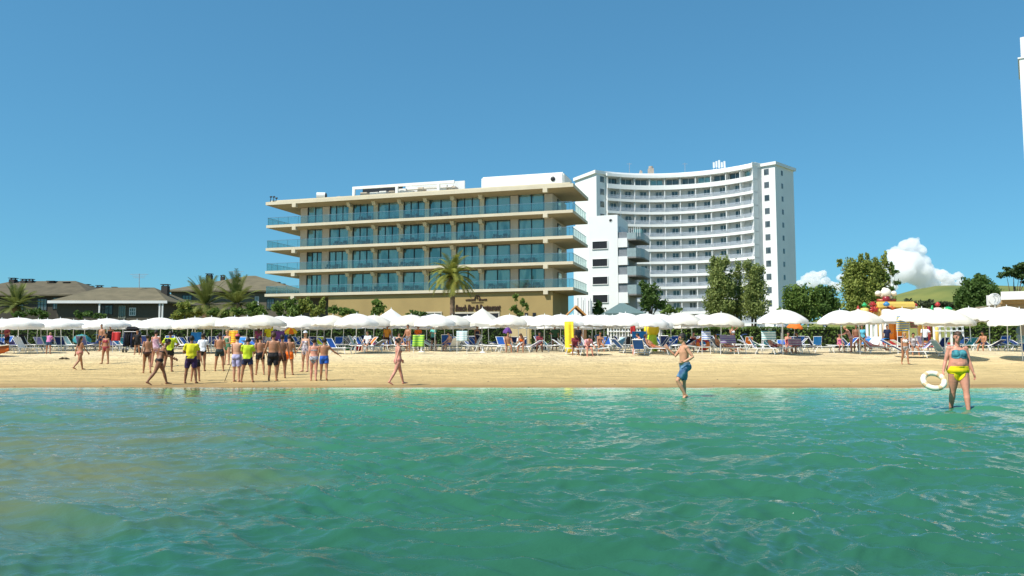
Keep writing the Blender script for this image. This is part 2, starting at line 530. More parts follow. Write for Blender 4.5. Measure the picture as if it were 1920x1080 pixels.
# ------------------------------------------------------------------ shared building materials
CREAM = mat("cream_concrete", (.62, .55, .41), .8, var=.07, scale=.6, bump=.15, bscale=12)
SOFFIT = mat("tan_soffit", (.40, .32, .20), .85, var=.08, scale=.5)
OCHRE = mat("ochre_plaster", (.36, .26, .105), .85, var=.10, scale=.35, bump=.1, bscale=8)
PIER = mat("pink_beige_plaster", (.60, .50, .41), .85, var=.06, scale=.6)
WHITE = mat("white_plaster", (.80, .80, .78), .75, var=.035, scale=.25, bump=.05, bscale=6)
OFFWHITE = mat("weathered_white", (.70, .70, .68), .8, var=.06, scale=.4)
DARK = mat("dark_frame", (.025, .03, .035), .4, var=.1)
GREYMETAL = mat("grey_metal", (.42, .43, .44), .45, metal=.3)
BLACK = mat("dark_opening", (.012, .014, .018), .5)

def glazing(name, dark, light, mirror, stripes=3.0):
    m, nt, b = new_mat(name)
    L = nt.links.new
    tc = node(nt, "ShaderNodeTexCoord")
    w = node(nt, "ShaderNodeTexWave", wave_type='BANDS', bands_direction='X')
    w.inputs['Scale'].default_value = stripes; w.inputs['Distortion'].default_value = 2.5; w.inputs['Detail'].default_value = 2; w.inputs['Detail Scale'].default_value = .3
    L(tc.outputs['Object'], w.inputs['Vector'])
    n = node(nt, "ShaderNodeTexNoise"); n.inputs['Scale'].default_value = .55; n.inputs['Detail'].default_value = 1
    mp = node(nt, "ShaderNodeMapping"); mp.inputs['Scale'].default_value = (1.6, 1, .5)
    L(tc.outputs['Object'], mp.inputs[0]); L(mp.outputs[0], n.inputs['Vector'])
    r = node(nt, "ShaderNodeMapRange"); r.inputs[1].default_value = .38; r.inputs[2].default_value = .50
    L(n.outputs[0], r.inputs[0])
    mu = node(nt, "ShaderNodeMath", operation='MULTIPLY'); L(w.outputs[0], mu.inputs[0]); L(r.outputs[0], mu.inputs[1])
    mx = node(nt, "ShaderNodeMix", data_type='RGBA'); mx.inputs['A'].default_value = c4(dark); mx.inputs['B'].default_value = c4(light)
    L(mu.outputs[0], mx.inputs['Factor']); L(mx.outputs['Result'], b.inputs['Base Color'])
    b.inputs['Roughness'].default_value = .3
    g = node(nt, "ShaderNodeBsdfGlossy"); g.inputs['Roughness'].default_value = .03; g.inputs['Color'].default_value = (.60, .84, .70, 1)
    ms = node(nt, "ShaderNodeMixShader"); ms.inputs[0].default_value = mirror
    L(b.outputs[0], ms.inputs[1]); L(g.outputs[0], ms.inputs[2]); L(ms.outputs[0], nt.nodes["Material Output"].inputs[0])
    return m
PANE = glazing("teal_window_glass", (.008, .04, .042), (.34, .50, .48), .22)
PANE_DARK = glazing("grey_window_glass", (.03, .038, .045), (.14, .15, .16), .07)
def rail_glass():
    m, nt, b = new_mat("balcony_glass")
    L = nt.links.new
    t = node(nt, "ShaderNodeBsdfTransparent"); t.inputs[0].default_value = (.82, .92, .91, 1)
    g = node(nt, "ShaderNodeBsdfGlossy"); g.inputs['Roughness'].default_value = .05; g.inputs['Color'].default_value = (.75, .85, .82, 1)
    d = node(nt, "ShaderNodeBsdfDiffuse"); d.inputs[0].default_value = (.22, .32, .33, 1)
    m1 = node(nt, "ShaderNodeMixShader"); m1.inputs[0].default_value = .08
    m2 = node(nt, "ShaderNodeMixShader"); m2.inputs[0].default_value = .04
    L(t.outputs[0], m1.inputs[1]); L(g.outputs[0], m1.inputs[2])
    L(m1.outputs[0], m2.inputs[1]); L(d.outputs[0], m2.inputs[2])
    L(m2.outputs[0], nt.nodes["Material Output"].inputs[0])
    return m
RAILGLASS = rail_glass()

def text_mesh(txt, size, depth, shear=.0, bold=0.0, spacing=1.0):
    cu = bpy.data.curves.new("lettering", 'FONT')
    cu.body = txt; cu.size = size; cu.extrude = depth; cu.shear = shear; cu.offset = bold; cu.space_character = spacing
    cu.align_x = 'CENTER'
    o = bpy.data.objects.new("lettering", cu); COL.objects.link(o)
    dg = bpy.context.evaluated_depsgraph_get()
    me = bpy.data.meshes.new_from_object(o.evaluated_get(dg))
    bpy.data.objects.remove(o)
    return me

# ------------------------------------------------------------------ the beach hotel
def build_hotel():
    C0 = Vector((7.3, 92.0, 0)); RZ = math.atan2(-.287, .958)
    t = thing("beach_hotel", "long cream hotel with four storeys of glass balconies behind the beach", "hotel", (C0.x, C0.y, 1.3), RZ)
    B = 1.3
    Ls = -42.5; D = 9.4
    zs = [8.45, 11.56, 14.68, 17.80]; zroof = 20.98
    z = lambda v: v - B
    # body
    MB().box(-38.2, -3.0, 2.35, D + .6, z(8.0), z(20.3)).build("wall", PIER, t)
    # piers and columns (one mesh each, all four storeys tall)
    def pier(a0, a1, y0=1.98, m=PIER):
        MB().box(-a1, -a0, y0, 2.40, z(8.4), z(20.3)).build("pier", m, t)
    for a0, a1 in ((2.985, 4.02), (7.40, 8.42), (34.02, 35.06), (37.42, 38.45)): pier(a0, a1)
    cols = [12.2, 16.0, 19.75, 23.4, 27.1, 30.8]
    for a in cols: pier(a - .3, a + .3, 1.9, CREAM)
    edges = [(4.04, 7.38), (8.44, 11.88)] + [(cols[i] + .32, cols[i + 1] - .32) for i in range(5)] + [(31.12, 34.0), (35.08, 37.40)]
    wr = random.Random(5)
    tops = zs[1:] + [zroof]
    for i, zb in enumerate(zs):
        zt = tops[i]
        # header above the windows
        MB().box(-38.43, -3.0, 2.05, 2.38, z(zt - .46), z(zt - .33)).build("header", PIER, t)
        for (a0, a1) in edges:
            x0, x1 = -a1, -a0
            f = MB()
            h0, h1 = z(zb + .02), z(zt - .47)
            fw = .10
            n = 3 if (x1 - x0) < 3.2 and wr.random() < .6 else 2
            f.box(x0, x0 + fw, 2.10, 2.24, h0, h1); f.box(x1 - fw, x1, 2.10, 2.24, h0, h1)
            f.box(x0 + fw, x1 - fw, 2.10, 2.24, h1 - .13, h1); f.box(x0 + fw, x1 - fw, 2.10, 2.24, h0, h0 + .1)
            for k in range(1, n):
                xm = x0 + (x1 - x0) * k / n
                f.box(xm - .06, xm + .06, 2.09, 2.25, h0 + .1, h1 - .13)
            w = f.build("window", DARK, t)
            MB().box(x0 + fw, x1 - fw, 2.17, 2.21, h0 + .1, h1 - .13).build("pane", PANE, w)
    # balcony slabs, each with its railing
    for i, zb in enumerate(zs):
        s = MB()
        s.box(Ls, 0, 0, D, z(zb - .36), z(zb))
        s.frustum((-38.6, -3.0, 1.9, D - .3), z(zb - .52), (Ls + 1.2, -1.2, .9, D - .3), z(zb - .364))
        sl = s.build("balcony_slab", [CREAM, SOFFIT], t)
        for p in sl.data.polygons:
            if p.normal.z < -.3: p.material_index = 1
        for xx in (-38.2, -3.4):
            MB().box(xx - .28, xx + .28, -.06, .5, z(zb - .80), z(zb - .34)).build("beam_end", CREAM, sl)
        r = MB()
        r.box(Ls + .15, -.15, .10, .125, z(zb + .05), z(zb + .98))
        r.box(Ls + .12, Ls + .145, .16, D - .4, z(zb + .05), z(zb + .98))
        r.box(-.145, -.12, .16, D - .4, z(zb + .05), z(zb + .98))
        rg = r.build("railing", RAILGLASS, t)
        h = MB()
        hz_ = z(zb + 1.0)
        h.box(Ls + .1, -.1, .08, .14, hz_, hz_ + .045); h.box(Ls + .1, Ls + .16, .142, D - .4, hz_, hz_ + .045); h.box(-.16, -.1, .142, D - .4, hz_, hz_ + .045)
        x = Ls + .2
        while x < -.1:
            h.box(x - .02, x + .02, .128, .16, z(zb), hz_); x += 1.55
        for xx in (Ls + .17, -.19):
            y = 1.2
            while y < D - .4:
                h.box(xx, xx + .03, y, y + .04, z(zb), hz_); y += 1.4
        h.build("handrail", mat("blue_grey_metal", (.20, .30, .36), .35, metal=.5), rg)
    # brackets that carry the slab above at every column
    for i, zt in enumerate(tops):
        for a in cols + [11.95 - 24]:
            if a < 0: continue
            m = MB()
            m.frustum((-a - .24, -a + .24, 1.35, 1.92), z(zt - .95), (-a - .26, -a + .26, 1.05, 1.88), z(zt - .45))
            m.build("bracket", CREAM, t)
    # roof slab with a tapered soffit
    s = MB()
    s.box(Ls - .1, .1, -.1, D, z(zroof - .42), z(zroof))
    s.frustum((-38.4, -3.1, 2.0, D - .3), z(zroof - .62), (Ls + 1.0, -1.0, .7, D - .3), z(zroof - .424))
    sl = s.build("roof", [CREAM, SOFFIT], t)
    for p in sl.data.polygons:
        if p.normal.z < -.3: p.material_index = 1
    for xx in (-38.2, -3.4):
        MB().box(xx - .28, xx + .28, -.16, .4, z(zroof - .9), z(zroof - .40)).build("beam_end", CREAM, sl)
    MB().box(Ls + .3, -.4, .5, .62, z(zroof), z(zroof + .28)).build("parapet", CREAM, t)
    # ground floor
    MB().box(-33.0, -2.6, .35, D - .4, 0, z(8.05)).build("ground_floor_wall", OCHRE, t)
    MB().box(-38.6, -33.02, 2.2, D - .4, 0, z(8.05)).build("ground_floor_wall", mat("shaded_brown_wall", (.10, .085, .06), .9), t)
    for (x0, x1, z0, z1) in ((-15.3, -9.3, 1.5, 4.15), (-20.9, -16.9, 1.0, 4.25), (-27, -21, .8, 3.8)):
        f = MB()
        f.box(x0, x1, .23, .34, z1, z1 + .2); f.box(x0, x0 + .15, .25, .34, z0, z1); f.box(x1 - .15, x1, .25, .34, z0, z1)
        w = f.build("shopfront", mat("pale_trim", (.55, .50, .40), .7), t)
        MB().box(x0 + .15, x1 - .15, .29, .34, z0, z1).build("pane", PANE_DARK if x0 < -16 else BLACK, w)
    LET = mat("brown_lettering", (.045, .02, .012), .6)
    me = text_mesh("Beach Bar & Restaurant", 1.12, .05, .22, .012, .92)
    me.materials.append(LET)
    sg = link("sign_lettering", me, t)
    sg.rotation_euler = (R(90), 0, 0)
    w_ = max(v.co.x for v in me.vertices) - min(v.co.x for v in me.vertices)
    sg.scale = (5.95 / w_, 1, 1)
    sg.location = (-12.2, .29, 4.5)
    e = MB()
    # the emblem over the lettering: an arch with a leaf stroke, a row of small marks, a thin rule
    arc = [(-12.2 + .33 * math.cos(a), .28, 5.95 + .45 * math.sin(a)) for a in np.linspace(math.pi, 0, 11)]
    e.tube(arc, .07, 6)
    e.tube([(-12.25, .28, 5.95), (-12.17, .28, 6.25), (-12.05, .28, 5.98)], .05, 6)
    k = -13.75
    er = random.Random(2)
    while k < -10.95:
        w1 = er.uniform(.10, .2)
        if not -12.63 < k < -12.1:
            e.box(k, k + w1, .27, .34, 5.73 + er.uniform(0, .03), 5.92 + er.uniform(0, .06))
        k += w1 + .06
    e.box(-13.0, -11.4, .28, .34, 5.5, 5.55)
    e.build("sign_emblem", LET, t)
    for k, xx in enumerate((-4.9, -5.9, -6.9)):
        MB().box(xx - .2, xx + .2, .27, .34, 3.7, 4.15).build("wall_vent", BLACK, t)
    # side wall openings
    for zb in zs:
        f = MB().box(-2.99, -2.9, 4.6, 6.4, z(zb + .02), z(zb + 2.3))
        w = f.build("window", DARK, t)
        MB().box(-2.91, -2.87, 4.7, 6.3, z(zb + .1), z(zb + 2.2)).build("pane", PANE, w)
    # roof plant: white penthouse, white frame, ducts, drum
    p = MB()
    poly = [(-12.9, 3.6), (-1.9, 3.6), (-1.9, 8.6), (-12.9, 8.6)]
    p.prism(poly, z(zroof), z(zroof + 2.35))
    bm = bmesh.new(); me = p.mesh("penthouse"); bm.from_mesh(me)
    bmesh.ops.bevel(bm, geom=bm.edges[:], offset=.18, segments=3, affect='EDGES'); bm.to_mesh(me); bm.free()
    me.materials.append(WHITE); ph = link("penthouse", me, t)
    MB().ball((-3.3, 3.55, z(zroof + 1.5)), (.3, .1, .3)).build("porthole", BLACK, ph)
    MB().prism([(-31.3, 3.2), (-16.5, 3.2), (-16.5, 3.5), (-31.3, 3.5)], z(zroof + 1.75), z(zroof + 2.1)).build("screen_beam", WHITE, t)
    for xx in (-31.3, -24.9, -18.9):
        MB().box(xx, xx + .35, 3.2, 3.5, z(zroof), z(zroof + 1.746)).build("screen_post", WHITE, t)
    MB().box(-31, -25, 5.6, 5.8, z(zroof), z(zroof + 2.3)).build("screen_back", BLACK, t)
    MB().box(-24.5, -15.9, 5.6, 5.8, z(zroof), z(zroof + 2.5)).build("screen_back", OFFWHITE, t)
    pr = random.Random(11)
    for k in range(11):
        xx = -30.5 + k * 1.42; s = pr.uniform(.7, 1.3); hh = pr.uniform(1.0, 1.75)
        m = MB().box(xx, xx + s, 4.0, 5.2, z(zroof + .12), z(zroof + hh))
        m.tube([(xx + s / 2, 3.95, z(zroof + hh * .6)), (xx + s / 2, 3.99, z(zroof + hh * .6))], hh * .3, 10, cap=True)
        m.box(xx + .1, xx + .2, 4.1, 5.1, z(zroof), z(zroof + .118)); m.box(xx + s - .2, xx + s - .1, 4.1, 5.1, z(zroof), z(zroof + .118))
        m.build("air_unit", OFFWHITE if k % 3 else mat("tan_unit", (.5, .42, .33), .7), t)
    m = MB()
    for k in range(4):
        y = 4.0 + .25 * k
        m.tube([(-23.5, y, z(zroof + 1.35 + .12 * k)), (-17.2, y, z(zroof + 1.35 + .12 * k)), (-16.9, y, z(zroof + .2))], .10, 8)
    m.build("duct", mat("pale_pipe", (.66, .62, .55), .5), t)
    m = MB().tube([(-36.6, 3.0, z(zroof + 1.1)), (-35.5, 3.4, z(zroof + 1.1))], .5, 16)
    m.box(-36.2, -36.0, 3.0, 3.3, z(zroof), z(zroof + .8))
    m.build("drum", OFFWHITE, t)
    m = MB().tube([(-35.45, 3.42, z(zroof + 1.1)), (-35.38, 3.44, z(zroof + 1.1))], .40, 16)
    m.build("drum_face", BLACK, t)
    for k in range(5):
        xx = -33.6 + k * .8
        MB().box(xx, xx + .5, 3.2, 3.8, z(zroof), z(zroof + pr.uniform(.7, 1.15))).build("roof_vent", GREYMETAL, t)
    for x, y in ((Ls + .4, .2), (Ls + .8, .3), (Ls + .6, 1.2)):
        m = MB()
        m.tube([(x, y, z(zroof)), (x + .1, y, z(zroof + .7))], .05, 6); m.ball((x + .1, y, z(zroof + .75)), (.2, .12, .12))
        m.build("floodlight", DARK, t)
    # balcony furniture: low dark chairs and tables seen through the railings
    fr = random.Random(21)
    DK = mat("dark_rattan", (.03, .028, .03), .7)
    for i, zb in enumerate(zs):
        for (a0, a1) in edges[:8]:
            if fr.random() < .72:
                xm = -(a0 + a1) / 2 + fr.uniform(-.7, .7)
                m = MB()
                for s in (-1, 1):
                    x = xm + s * .65
                    m.box(x - .3, x + .3, .95, 1.45, z(zb + .32), z(zb + .40))
                    m.box(x - .3, x + .3, 1.40, 1.47, z(zb + .401), z(zb + .78))
                    for lx in (-.28, .22):
                        m.box(x + lx, x + lx + .06, .96, 1.02, z(zb), z(zb + .319)); m.box(x + lx, x + lx + .06, 1.38, 1.44, z(zb), z(zb + .319))
                m.tube([(xm, 1.2, z(zb)), (xm, 1.2, z(zb + .5))], .04, 6); m.tube([(xm, 1.2, z(zb + .5)), (xm, 1.2, z(zb + .53))], .28, 12)
                c = m.build("balcony_chairs_and_table", DK)
                c.location = (C0.x, C0.y, B); c.rotation_euler = (0, 0, RZ)
                FURN.append((c, i, -xm))
    note_children(t)
FURN = []
build_hotel()
STO = ["first", "second", "third", "top"]
FURN_SORT = sorted(FURN, key=lambda q: (q[1], -q[2]))
for i in range(4):
    row = [q for q in FURN_SORT if q[1] == i]
    for k, (c, _, _) in enumerate(row):
        c.name = "terrace_set"
        ordn = ["leftmost", "second from left", "third from left", "fourth from left", "fifth from left", "sixth from left", "seventh from left", "eighth from left"][k]
        tag(c, "dark chairs and low table on the hotel's %s balcony row, %s" % (STO[i], ordn), "terrace furniture", "dark furniture on the hotel balconies")

# ------------------------------------------------------------------ the tall curved hotel
def build_tower():
    PL, PR = Vector((23.3, 186.0)), Vector((55.9, 177.0))
    mid = (PL + PR) / 2
    ch = (PR - PL); cl = ch.length; u = ch.normalized(); nrm = Vector((u.y, -u.x))   # towards the sea
    sag = 6.2
    Rr = (cl * cl / 4 + sag * sag) / (2 * sag)
    cen = mid + nrm * (Rr - sag)
    a0 = math.atan2(PL.y - cen.y, PL.x - cen.x); a1 = math.atan2(PR.y - cen.y, PR.x - cen.x)
    org = Vector((40.0, 182.0, 1.4))
    t = thing("curved_hotel", "tall white hotel with a curved front of balcony rows", "hotel", org)
    B = 1.4
    z = lambda v: v - B
    def P(s, off):      # s 0..1 along the arc from left to right, off metres towards the sea
        a = a0 + (a1 - a0) * s
        r = Rr - off
        return (cen.x + r * math.cos(a) - org.x, cen.y + r * math.sin(a) - org.y)
    def band(s0, s1, o0, o1, z0, z1, n=28, mb=None):
        mb = mb or MB()
        ss = np.linspace(s0, s1, n + 1)
        vs = []; fs = []
        for s in ss:
            p, q = P(s, o0), P(s, o1)
            vs += [(p[0], p[1], z0), (q[0], q[1], z0), (q[0], q[1], z1), (p[0], p[1], z1)]
        for i in range(n):
            b = 4 * i
            for k in range(4):
                fs.append((b + k, b + 4 + k, b + 4 + (k + 1) % 4, b + (k + 1) % 4))
        fs.append((0, 1, 2, 3)); e = 4 * n; fs.append((e + 3, e + 2, e + 1, e))
        mb.add(vs, fs)
        return mb
    ZT = 43.9
    FH = 3.07
    floors = [40.35 - FH * k for k in range(13)]
    REC = mat("pale_grey_recess", (.66, .66, .65), .85, var=.05, scale=.3)
    band(0, 1, -9, -1.7, z(0.2), z(ZT - .9)).build("wall", REC, t)
    band(-.005, 1.0, -9.2, .15, z(ZT - 1.0), z(ZT - .3)).build("roof", WHITE, t)
    band(0, 1, -8.8, -1.0, z(ZT - .296), z(ZT + .35)).build("parapet", WHITE, t)
    NB = 10
    for k, zf in enumerate(floors):
        mb = band(.0, 1, -1.69, -.18, z(zf - .22), z(zf))
        m = mb.build("balcony_slab", WHITE, t)
        pb = band(.0, 1, -.17, 0, z(zf - .42), z(zf + (.22 if k else .70)))
        pb.build("balcony_parapet", WHITE, m)
        if k:
            h = band(.0, 1, -.03, .03, z(zf + 1.06), z(zf + 1.13))
            for q in (.34, .46, .58, .70, .82, .94): band(.0, 1, -.015, .015, z(zf + q), z(zf + q + .05), mb=h)
            h.build("handrail", mat("pale_blue_rail", (.50, .55, .62), .6), m)
    for b in range(NB + 1):
        s = b / NB
        d = .0022
        band(max(0, s - d), min(1, s + d), -1.68, -.19, z(3), z(ZT - 1.02), 1).build("divider", WHITE, t)
    # windows: a pair of sashes in every bay
    def win(s0, s1, z0, z1, mb, pb):
        band(s0, s1, -1.69, -1.60, z0, z1, 2, pb)
        w = (s1 - s0)
        for q in (s0, (s0 + s1) / 2 - .0012, s1 - .0024): band(q, q + .0024, -1.59, -1.55, z0, z1, 1, mb)
        band(s0 + .0025, s1 - .0025, -1.59, -1.55, z1 - .08, z1, 1, mb); band(s0 + .0025, s1 - .0025, -1.59, -1.55, z0, z0 + .08, 1, mb)
    rest_m, rest_p = MB(), MB()
    wr = random.Random(9)
    for k, zf in enumerate(floors):
        for b in range(NB):
            s0 = (b + .44) / NB; s1 = (b + .86) / NB
            z0, z1 = z(zf + .95), z(zf + 2.45)
            if k == 0: s0 = (b + .10) / NB; s1 = (b + .90) / NB; z0 = z(zf + .8)
            mb, pb = (MB(), MB()) if k < 10 else (rest_m, rest_p)
            win(s0, s1, z0, z1, mb, pb)
            if k < 10:
                w = mb.build("window", OFFWHITE, t)
                pb.build("pane", PANE_DARK if k or wr.random() < .6 else PANE, w)
    w = rest_m.build("window", OFFWHITE, t); w['kind'] = 'stuff'
    q = rest_p.build("pane", PANE_DARK, w)
    # end blocks
    L0, L1, L2 = Vector((20.4, 184.6)), Vector((16.0, 193.4)), Vector((23.2, 187.0))
    def loc(v): return (v[0] - org.x, v[1] - org.y)
    back = Vector((23.0, 198.0))
    MB().prism([loc(L0), loc(L1), loc(back), loc((27.5, 194.0)), loc(L2)], z(0.2), z(ZT - .7)).build("end_block", WHITE, t)
    MB().prism([loc(L0 + Vector((-.3, -.4))), loc(L1 + Vector((-.5, .1))), loc(back), loc((27.5, 194.0)), loc(L2 + Vector((.3, -.5)))], z(ZT - .696), z(ZT + .1)).build("end_cornice", WHITE, t)
    Q0, Q1, Q2, Q3 = PR, Vector((58.4, 179.0)), Vector((60.9, 176.5)), Vector((67.6, 183.2))
    MB().prism([loc(Q0), loc((58.35, 178.9)), loc(Q2), loc(Q3), loc((61.5, 190.0)), loc((56.5, 186.0))], z(0.2), z(ZT - .5)).build("end_block", WHITE, t)
    MB().prism([loc(Q0 + Vector((-.2, -.3))), loc((58.2, 178.5)), loc(Q2 + Vector((0, -.6))), loc(Q3 + Vector((.7, 0))), loc((61.5, 190.5)), loc((56.5, 186.0))], z(ZT - .496), z(ZT + .2)).build("end_cornice", WHITE, t)
    def face_windows(A, Bp, n_at, w, h, z_list, off, name="side_window", pane=PANE_DARK):
        d = (Bp - A); n = Vector((d.y, -d.x)).normalized()
        if n.y > 0: n = -n
        dd = d.normalized()
        for f in n_at:
            c = A + d * f
            for zz in z_list:
                mb, pb = MB(), MB()
                ang = math.atan2(dd.y, dd.x)
                M = Matrix.Translation((c.x - org.x, c.y - org.y, z(zz))) @ Matrix.Rotation(ang, 4, 'Z')
                pb.box(-w / 2 + .07, w / 2 - .07, -.05, .0, .07, h - .07, M)
                mb.box(-w / 2, w / 2, -.03, .005, -.05, .07, M); mb.box(-w / 2, w / 2, -.03, .005, h - .07, h, M)
                mb.box(-w / 2, -w / 2 + .07, -.03, .005, .07, h - .07, M); mb.box(w / 2 - .07, w / 2, -.03, .005, .07, h - .07, M)
                ww = mb.build(name, GREYMETAL, t)
                pb.build("pane", pane, ww)
    face_windows(L0, L2, (.55,), 1.5, 1.45, [zf + .95 for zf in floors[:6]], 0)
    face_windows(Vector((58.35, 178.9)), Q2, (.40,), 1.25, 1.45, [zf + .95 for zf in floors[:11]], 0)
    face_windows(Q2, Q3, (.36,), .9, 1.2, [zf + 1.0 for zf in floors[:11]], 0)
    # rooftop antennas and plant
    def roofp(px, Y): v = at(px, 300, Y); return (v.x - org.x, v.y - org.y)
    for k, px in enumerate((1338, 1343, 1348, 1353, 1358)):
        x, y = roofp(px, 187)
        m = MB().tube([(x, y, z(ZT)), (x, y, z(ZT + 2.2))], .06, 6)
        m.box(x - .22, x + .22, y - .16, y - .06, z(ZT + 1.2 + .1 * (k % 2)), z(ZT + 2.6 + .25 * (k % 3)))
        m.build("antenna", WHITE, t)
    for px, w, h in ((1202, .6, 1.9), (1212, 1.0, 1.0), (1221, 1.3, 2.9)):
        x, y = roofp(px, 192)
        m = MB().box(x - w / 2, x + w / 2, y, y + 1.5, z(ZT - .2), z(ZT + h * .8))
        m.tube([(x, y + .7, z(ZT + h * .8)), (x, y + .7, z(ZT + h))], w * .42, 12)
        m.build("roof_tank", mat("rusty_tank", (.42, .36, .30), .8), t)
    for px in (1284, 1180):
        x, y = roofp(px, 190)
        MB().tube([(x, y, z(ZT)), (x, y, z(ZT + 3.2))], .05, 6).tube([(x - .6, y, z(ZT + 2.9)), (x + .6, y, z(ZT + 2.9))], .04, 6).build("mast", GREYMETAL, t)
    note_children(t)
build_tower()

# ------------------------------------------------------------------ the stepped white building between the two hotels
def build_stepped():
    Y0 = 134.0
    org = Vector((16.0, Y0, 1.4))
    t = thing("stepped_building", "white stepped apartment building squeezed between the two hotels", "building", org, R(-20))
    z = lambda v: v - 1.4
    X = lambda px: at(px, 500, Y0).x - org.x
    Z = lambda py: at(1150, py, Y0).z - 1.4
    MB().box(X(1103), X(1159), 0, 9, 0, Z(404)).build("wall", WHITE, t)
    MB().box(X(1070), X(1102.8), 1.2, 9, 0, Z(419)).build("wall", WHITE, t)
    MB().box(X(1159.3), X(1163), 1.2, 9, 0, Z(424)).build("wall", OFFWHITE, t)
    w = MB().ball(((X(1146)), 0, Z(414)), (.28, .08, .28)).build("porthole", BLACK, t)
    MB().tube([(X(1146), -.03, Z(414)), (X(1146), .1, Z(414))], .36, 18).build("porthole_rim", OFFWHITE, w)
    for y0, y1 in ((452.5, 466), (485.5, 499), (519, 532.5), (553, 567)):
        m = MB()
        x0, x1 = X(1111), X(1139)
        m.box(x0 - .12, x1 + .12, -.12, -.002, Z(y0), Z(y0) + .1); m.box(x0 - .12, x1 + .12, -.16, -.002, Z(y1) - .1, Z(y1))
        m.box(x0 - .12, x0, -.12, -.002, Z(y1), Z(y0)); m.box(x1, x1 + .12, -.12, -.002, Z(y1), Z(y0))
        f = m.build("window", WHITE, t)
        MB().box(x0, x1, -.03, -.004, Z(y1), Z(y0)).build("pane", BLACK, f)
        MB().box((x0 + x1) / 2 - .04, (x0 + x1) / 2 + .04, -.06, -.031, Z(y1), Z(y0)).build("mullion", DARK, f)
    for y0, y1 in ((448, 465), (482, 498), (516, 532), (549, 569)):
        MB().box(X(1159.4), X(1177), .0, 1.19, Z(y1), Z(y0)).build("wing_wall", WHITE, t)
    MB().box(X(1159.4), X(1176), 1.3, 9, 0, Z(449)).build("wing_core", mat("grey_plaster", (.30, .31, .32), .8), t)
    GP = mat("grey_glass_panel", (.28, .36, .37), .35)
    for k, (y0, y1) in enumerate(((432, 450), (465, 483), (499, 517), (533, 552))):
        if k == 0:
            y0 = 446
        # balcony with a rounded nose: floor, parapet, dark soffit
        x0, x1 = X(1176.2), X(1204)
        pts = [(x0, .1), (x0 + (x1 - x0) * .6, .1), (x1 - .3, .9), (x1, 2.6), (x1, 7.5), (x0, 7.5)]
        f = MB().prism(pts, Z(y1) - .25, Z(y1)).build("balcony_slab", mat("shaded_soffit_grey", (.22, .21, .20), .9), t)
        pr = MB()
        zt = Z(y0) if k else Z(y0) + .9
        for i in range(4):
            a, b = Vector(pts[i]), Vector(pts[i + 1])
            d = (b - a).normalized(); nn = Vector((-d.y, d.x)) * .12
            pr.prism([tuple(a), tuple(b), tuple(b + nn), tuple(a + nn)], Z(y1) + .004, zt - .2)
        pr.build("balcony_parapet", GP, f)
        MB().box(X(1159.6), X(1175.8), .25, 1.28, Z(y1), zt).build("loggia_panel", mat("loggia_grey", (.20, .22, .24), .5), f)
    m = MB().box(X(1184), X(1199), 2.5, 4.5, Z(446) + .2, Z(446) + 1.6)
    m.build("terrace_cabin", mat("teal_cabin", (.10, .24, .24), .6), t)
    m = MB()
    for k in range(6): m.tube([(X(1180 + 4 * k), .4, Z(446)), (X(1180 + 4 * k), .4, Z(446) + 1.6)], .05, 6)
    m.build("terrace_post", WHITE, t)
build_stepped()

# ------------------------------------------------------------------ white tower block at the edge of the picture
def build_edge_tower():
    x0 = at(1914.6, 180, 150).x
    t = thing("tower_block", "tall white tower block cut off by the photo's border", "tower", (x0, 150, 1.4), -math.atan2(x0, 150))
    z = lambda v: v - 1.4
    zs = at(1914, 108, 150).z; zt = at(1917, 70, 150).z
    MB().box(0, 16, 0, 14, 0, z(zs) - .3).build("wall", WHITE, t)
    MB().box(-.25, 16.2, -.2, 14.2, z(zs) - .296, z(zs)).build("cornice", WHITE, t)
    MB().box(.3, 15.4, .3, 13, z(zs) + .004, z(zt)).build("penthouse", WHITE, t)
    for k in range(17):
        zz = z(zs) - 3 - 3.0 * k
        for j in range(4):
            w = MB().box(1.8 + 3.6 * j, 3.2 + 3.6 * j, -.06, -.004, zz, zz + 1.4).build("window", GREYMETAL, t)
            MB().box(1.9 + 3.6 * j, 3.1 + 3.6 * j, -.10, -.065, zz + .1, zz + 1.3).build("pane", PANE_DARK, w)
build_edge_tower()

# ------------------------------------------------------------------ low houses with tiled hip roofs
def tile_material(name, c, c2):
    m = mat(name, c, .9, col2=c2, scale=.7, bump=.6, bscale=3.5, stretch=(1, 1, 3))
    return m
ROOF_A = tile_material("brown_tiles", (.125, .105, .065), (.08, .068, .042))
ROOF_B = tile_material("tan_grey_tiles", (.165, .14, .085), (.115, .10, .06))
WALL_DK = mat("dark_grey_render", (.06, .052, .038), .9, var=.15, scale=.3)
WALL_MID = mat("grey_beige_render", (.15, .13, .095), .9, var=.12, scale=.3)
def hip_roof(x0, x1, y0, y1, ze, zr, ov=.7, inset=None):
    w, d = x1 - x0, y1 - y0
    ins = inset if inset is not None else min(w, d) / 2
    a = [(x0 - ov, y0 - ov, ze), (x1 + ov, y0 - ov, ze), (x1 + ov, y1 + ov, ze), (x0 - ov, y1 + ov, ze)]
    ym = (y0 + y1) / 2
    r = [(x0 + ins, ym, zr), (x1 - ins, ym, zr)]
    mb = MB()
    lo = [(p[0], p[1], p[2] - .22) for p in a]
    mb.add(a + r + lo, [(0, 1, 5, 4), (1, 2, 5), (2, 3, 4, 5), (3, 0, 4), (0, 6, 7, 1), (1, 7, 8, 2), (2, 8, 9, 3), (3, 9, 6, 0), (6, 9, 8, 7)])
    return mb
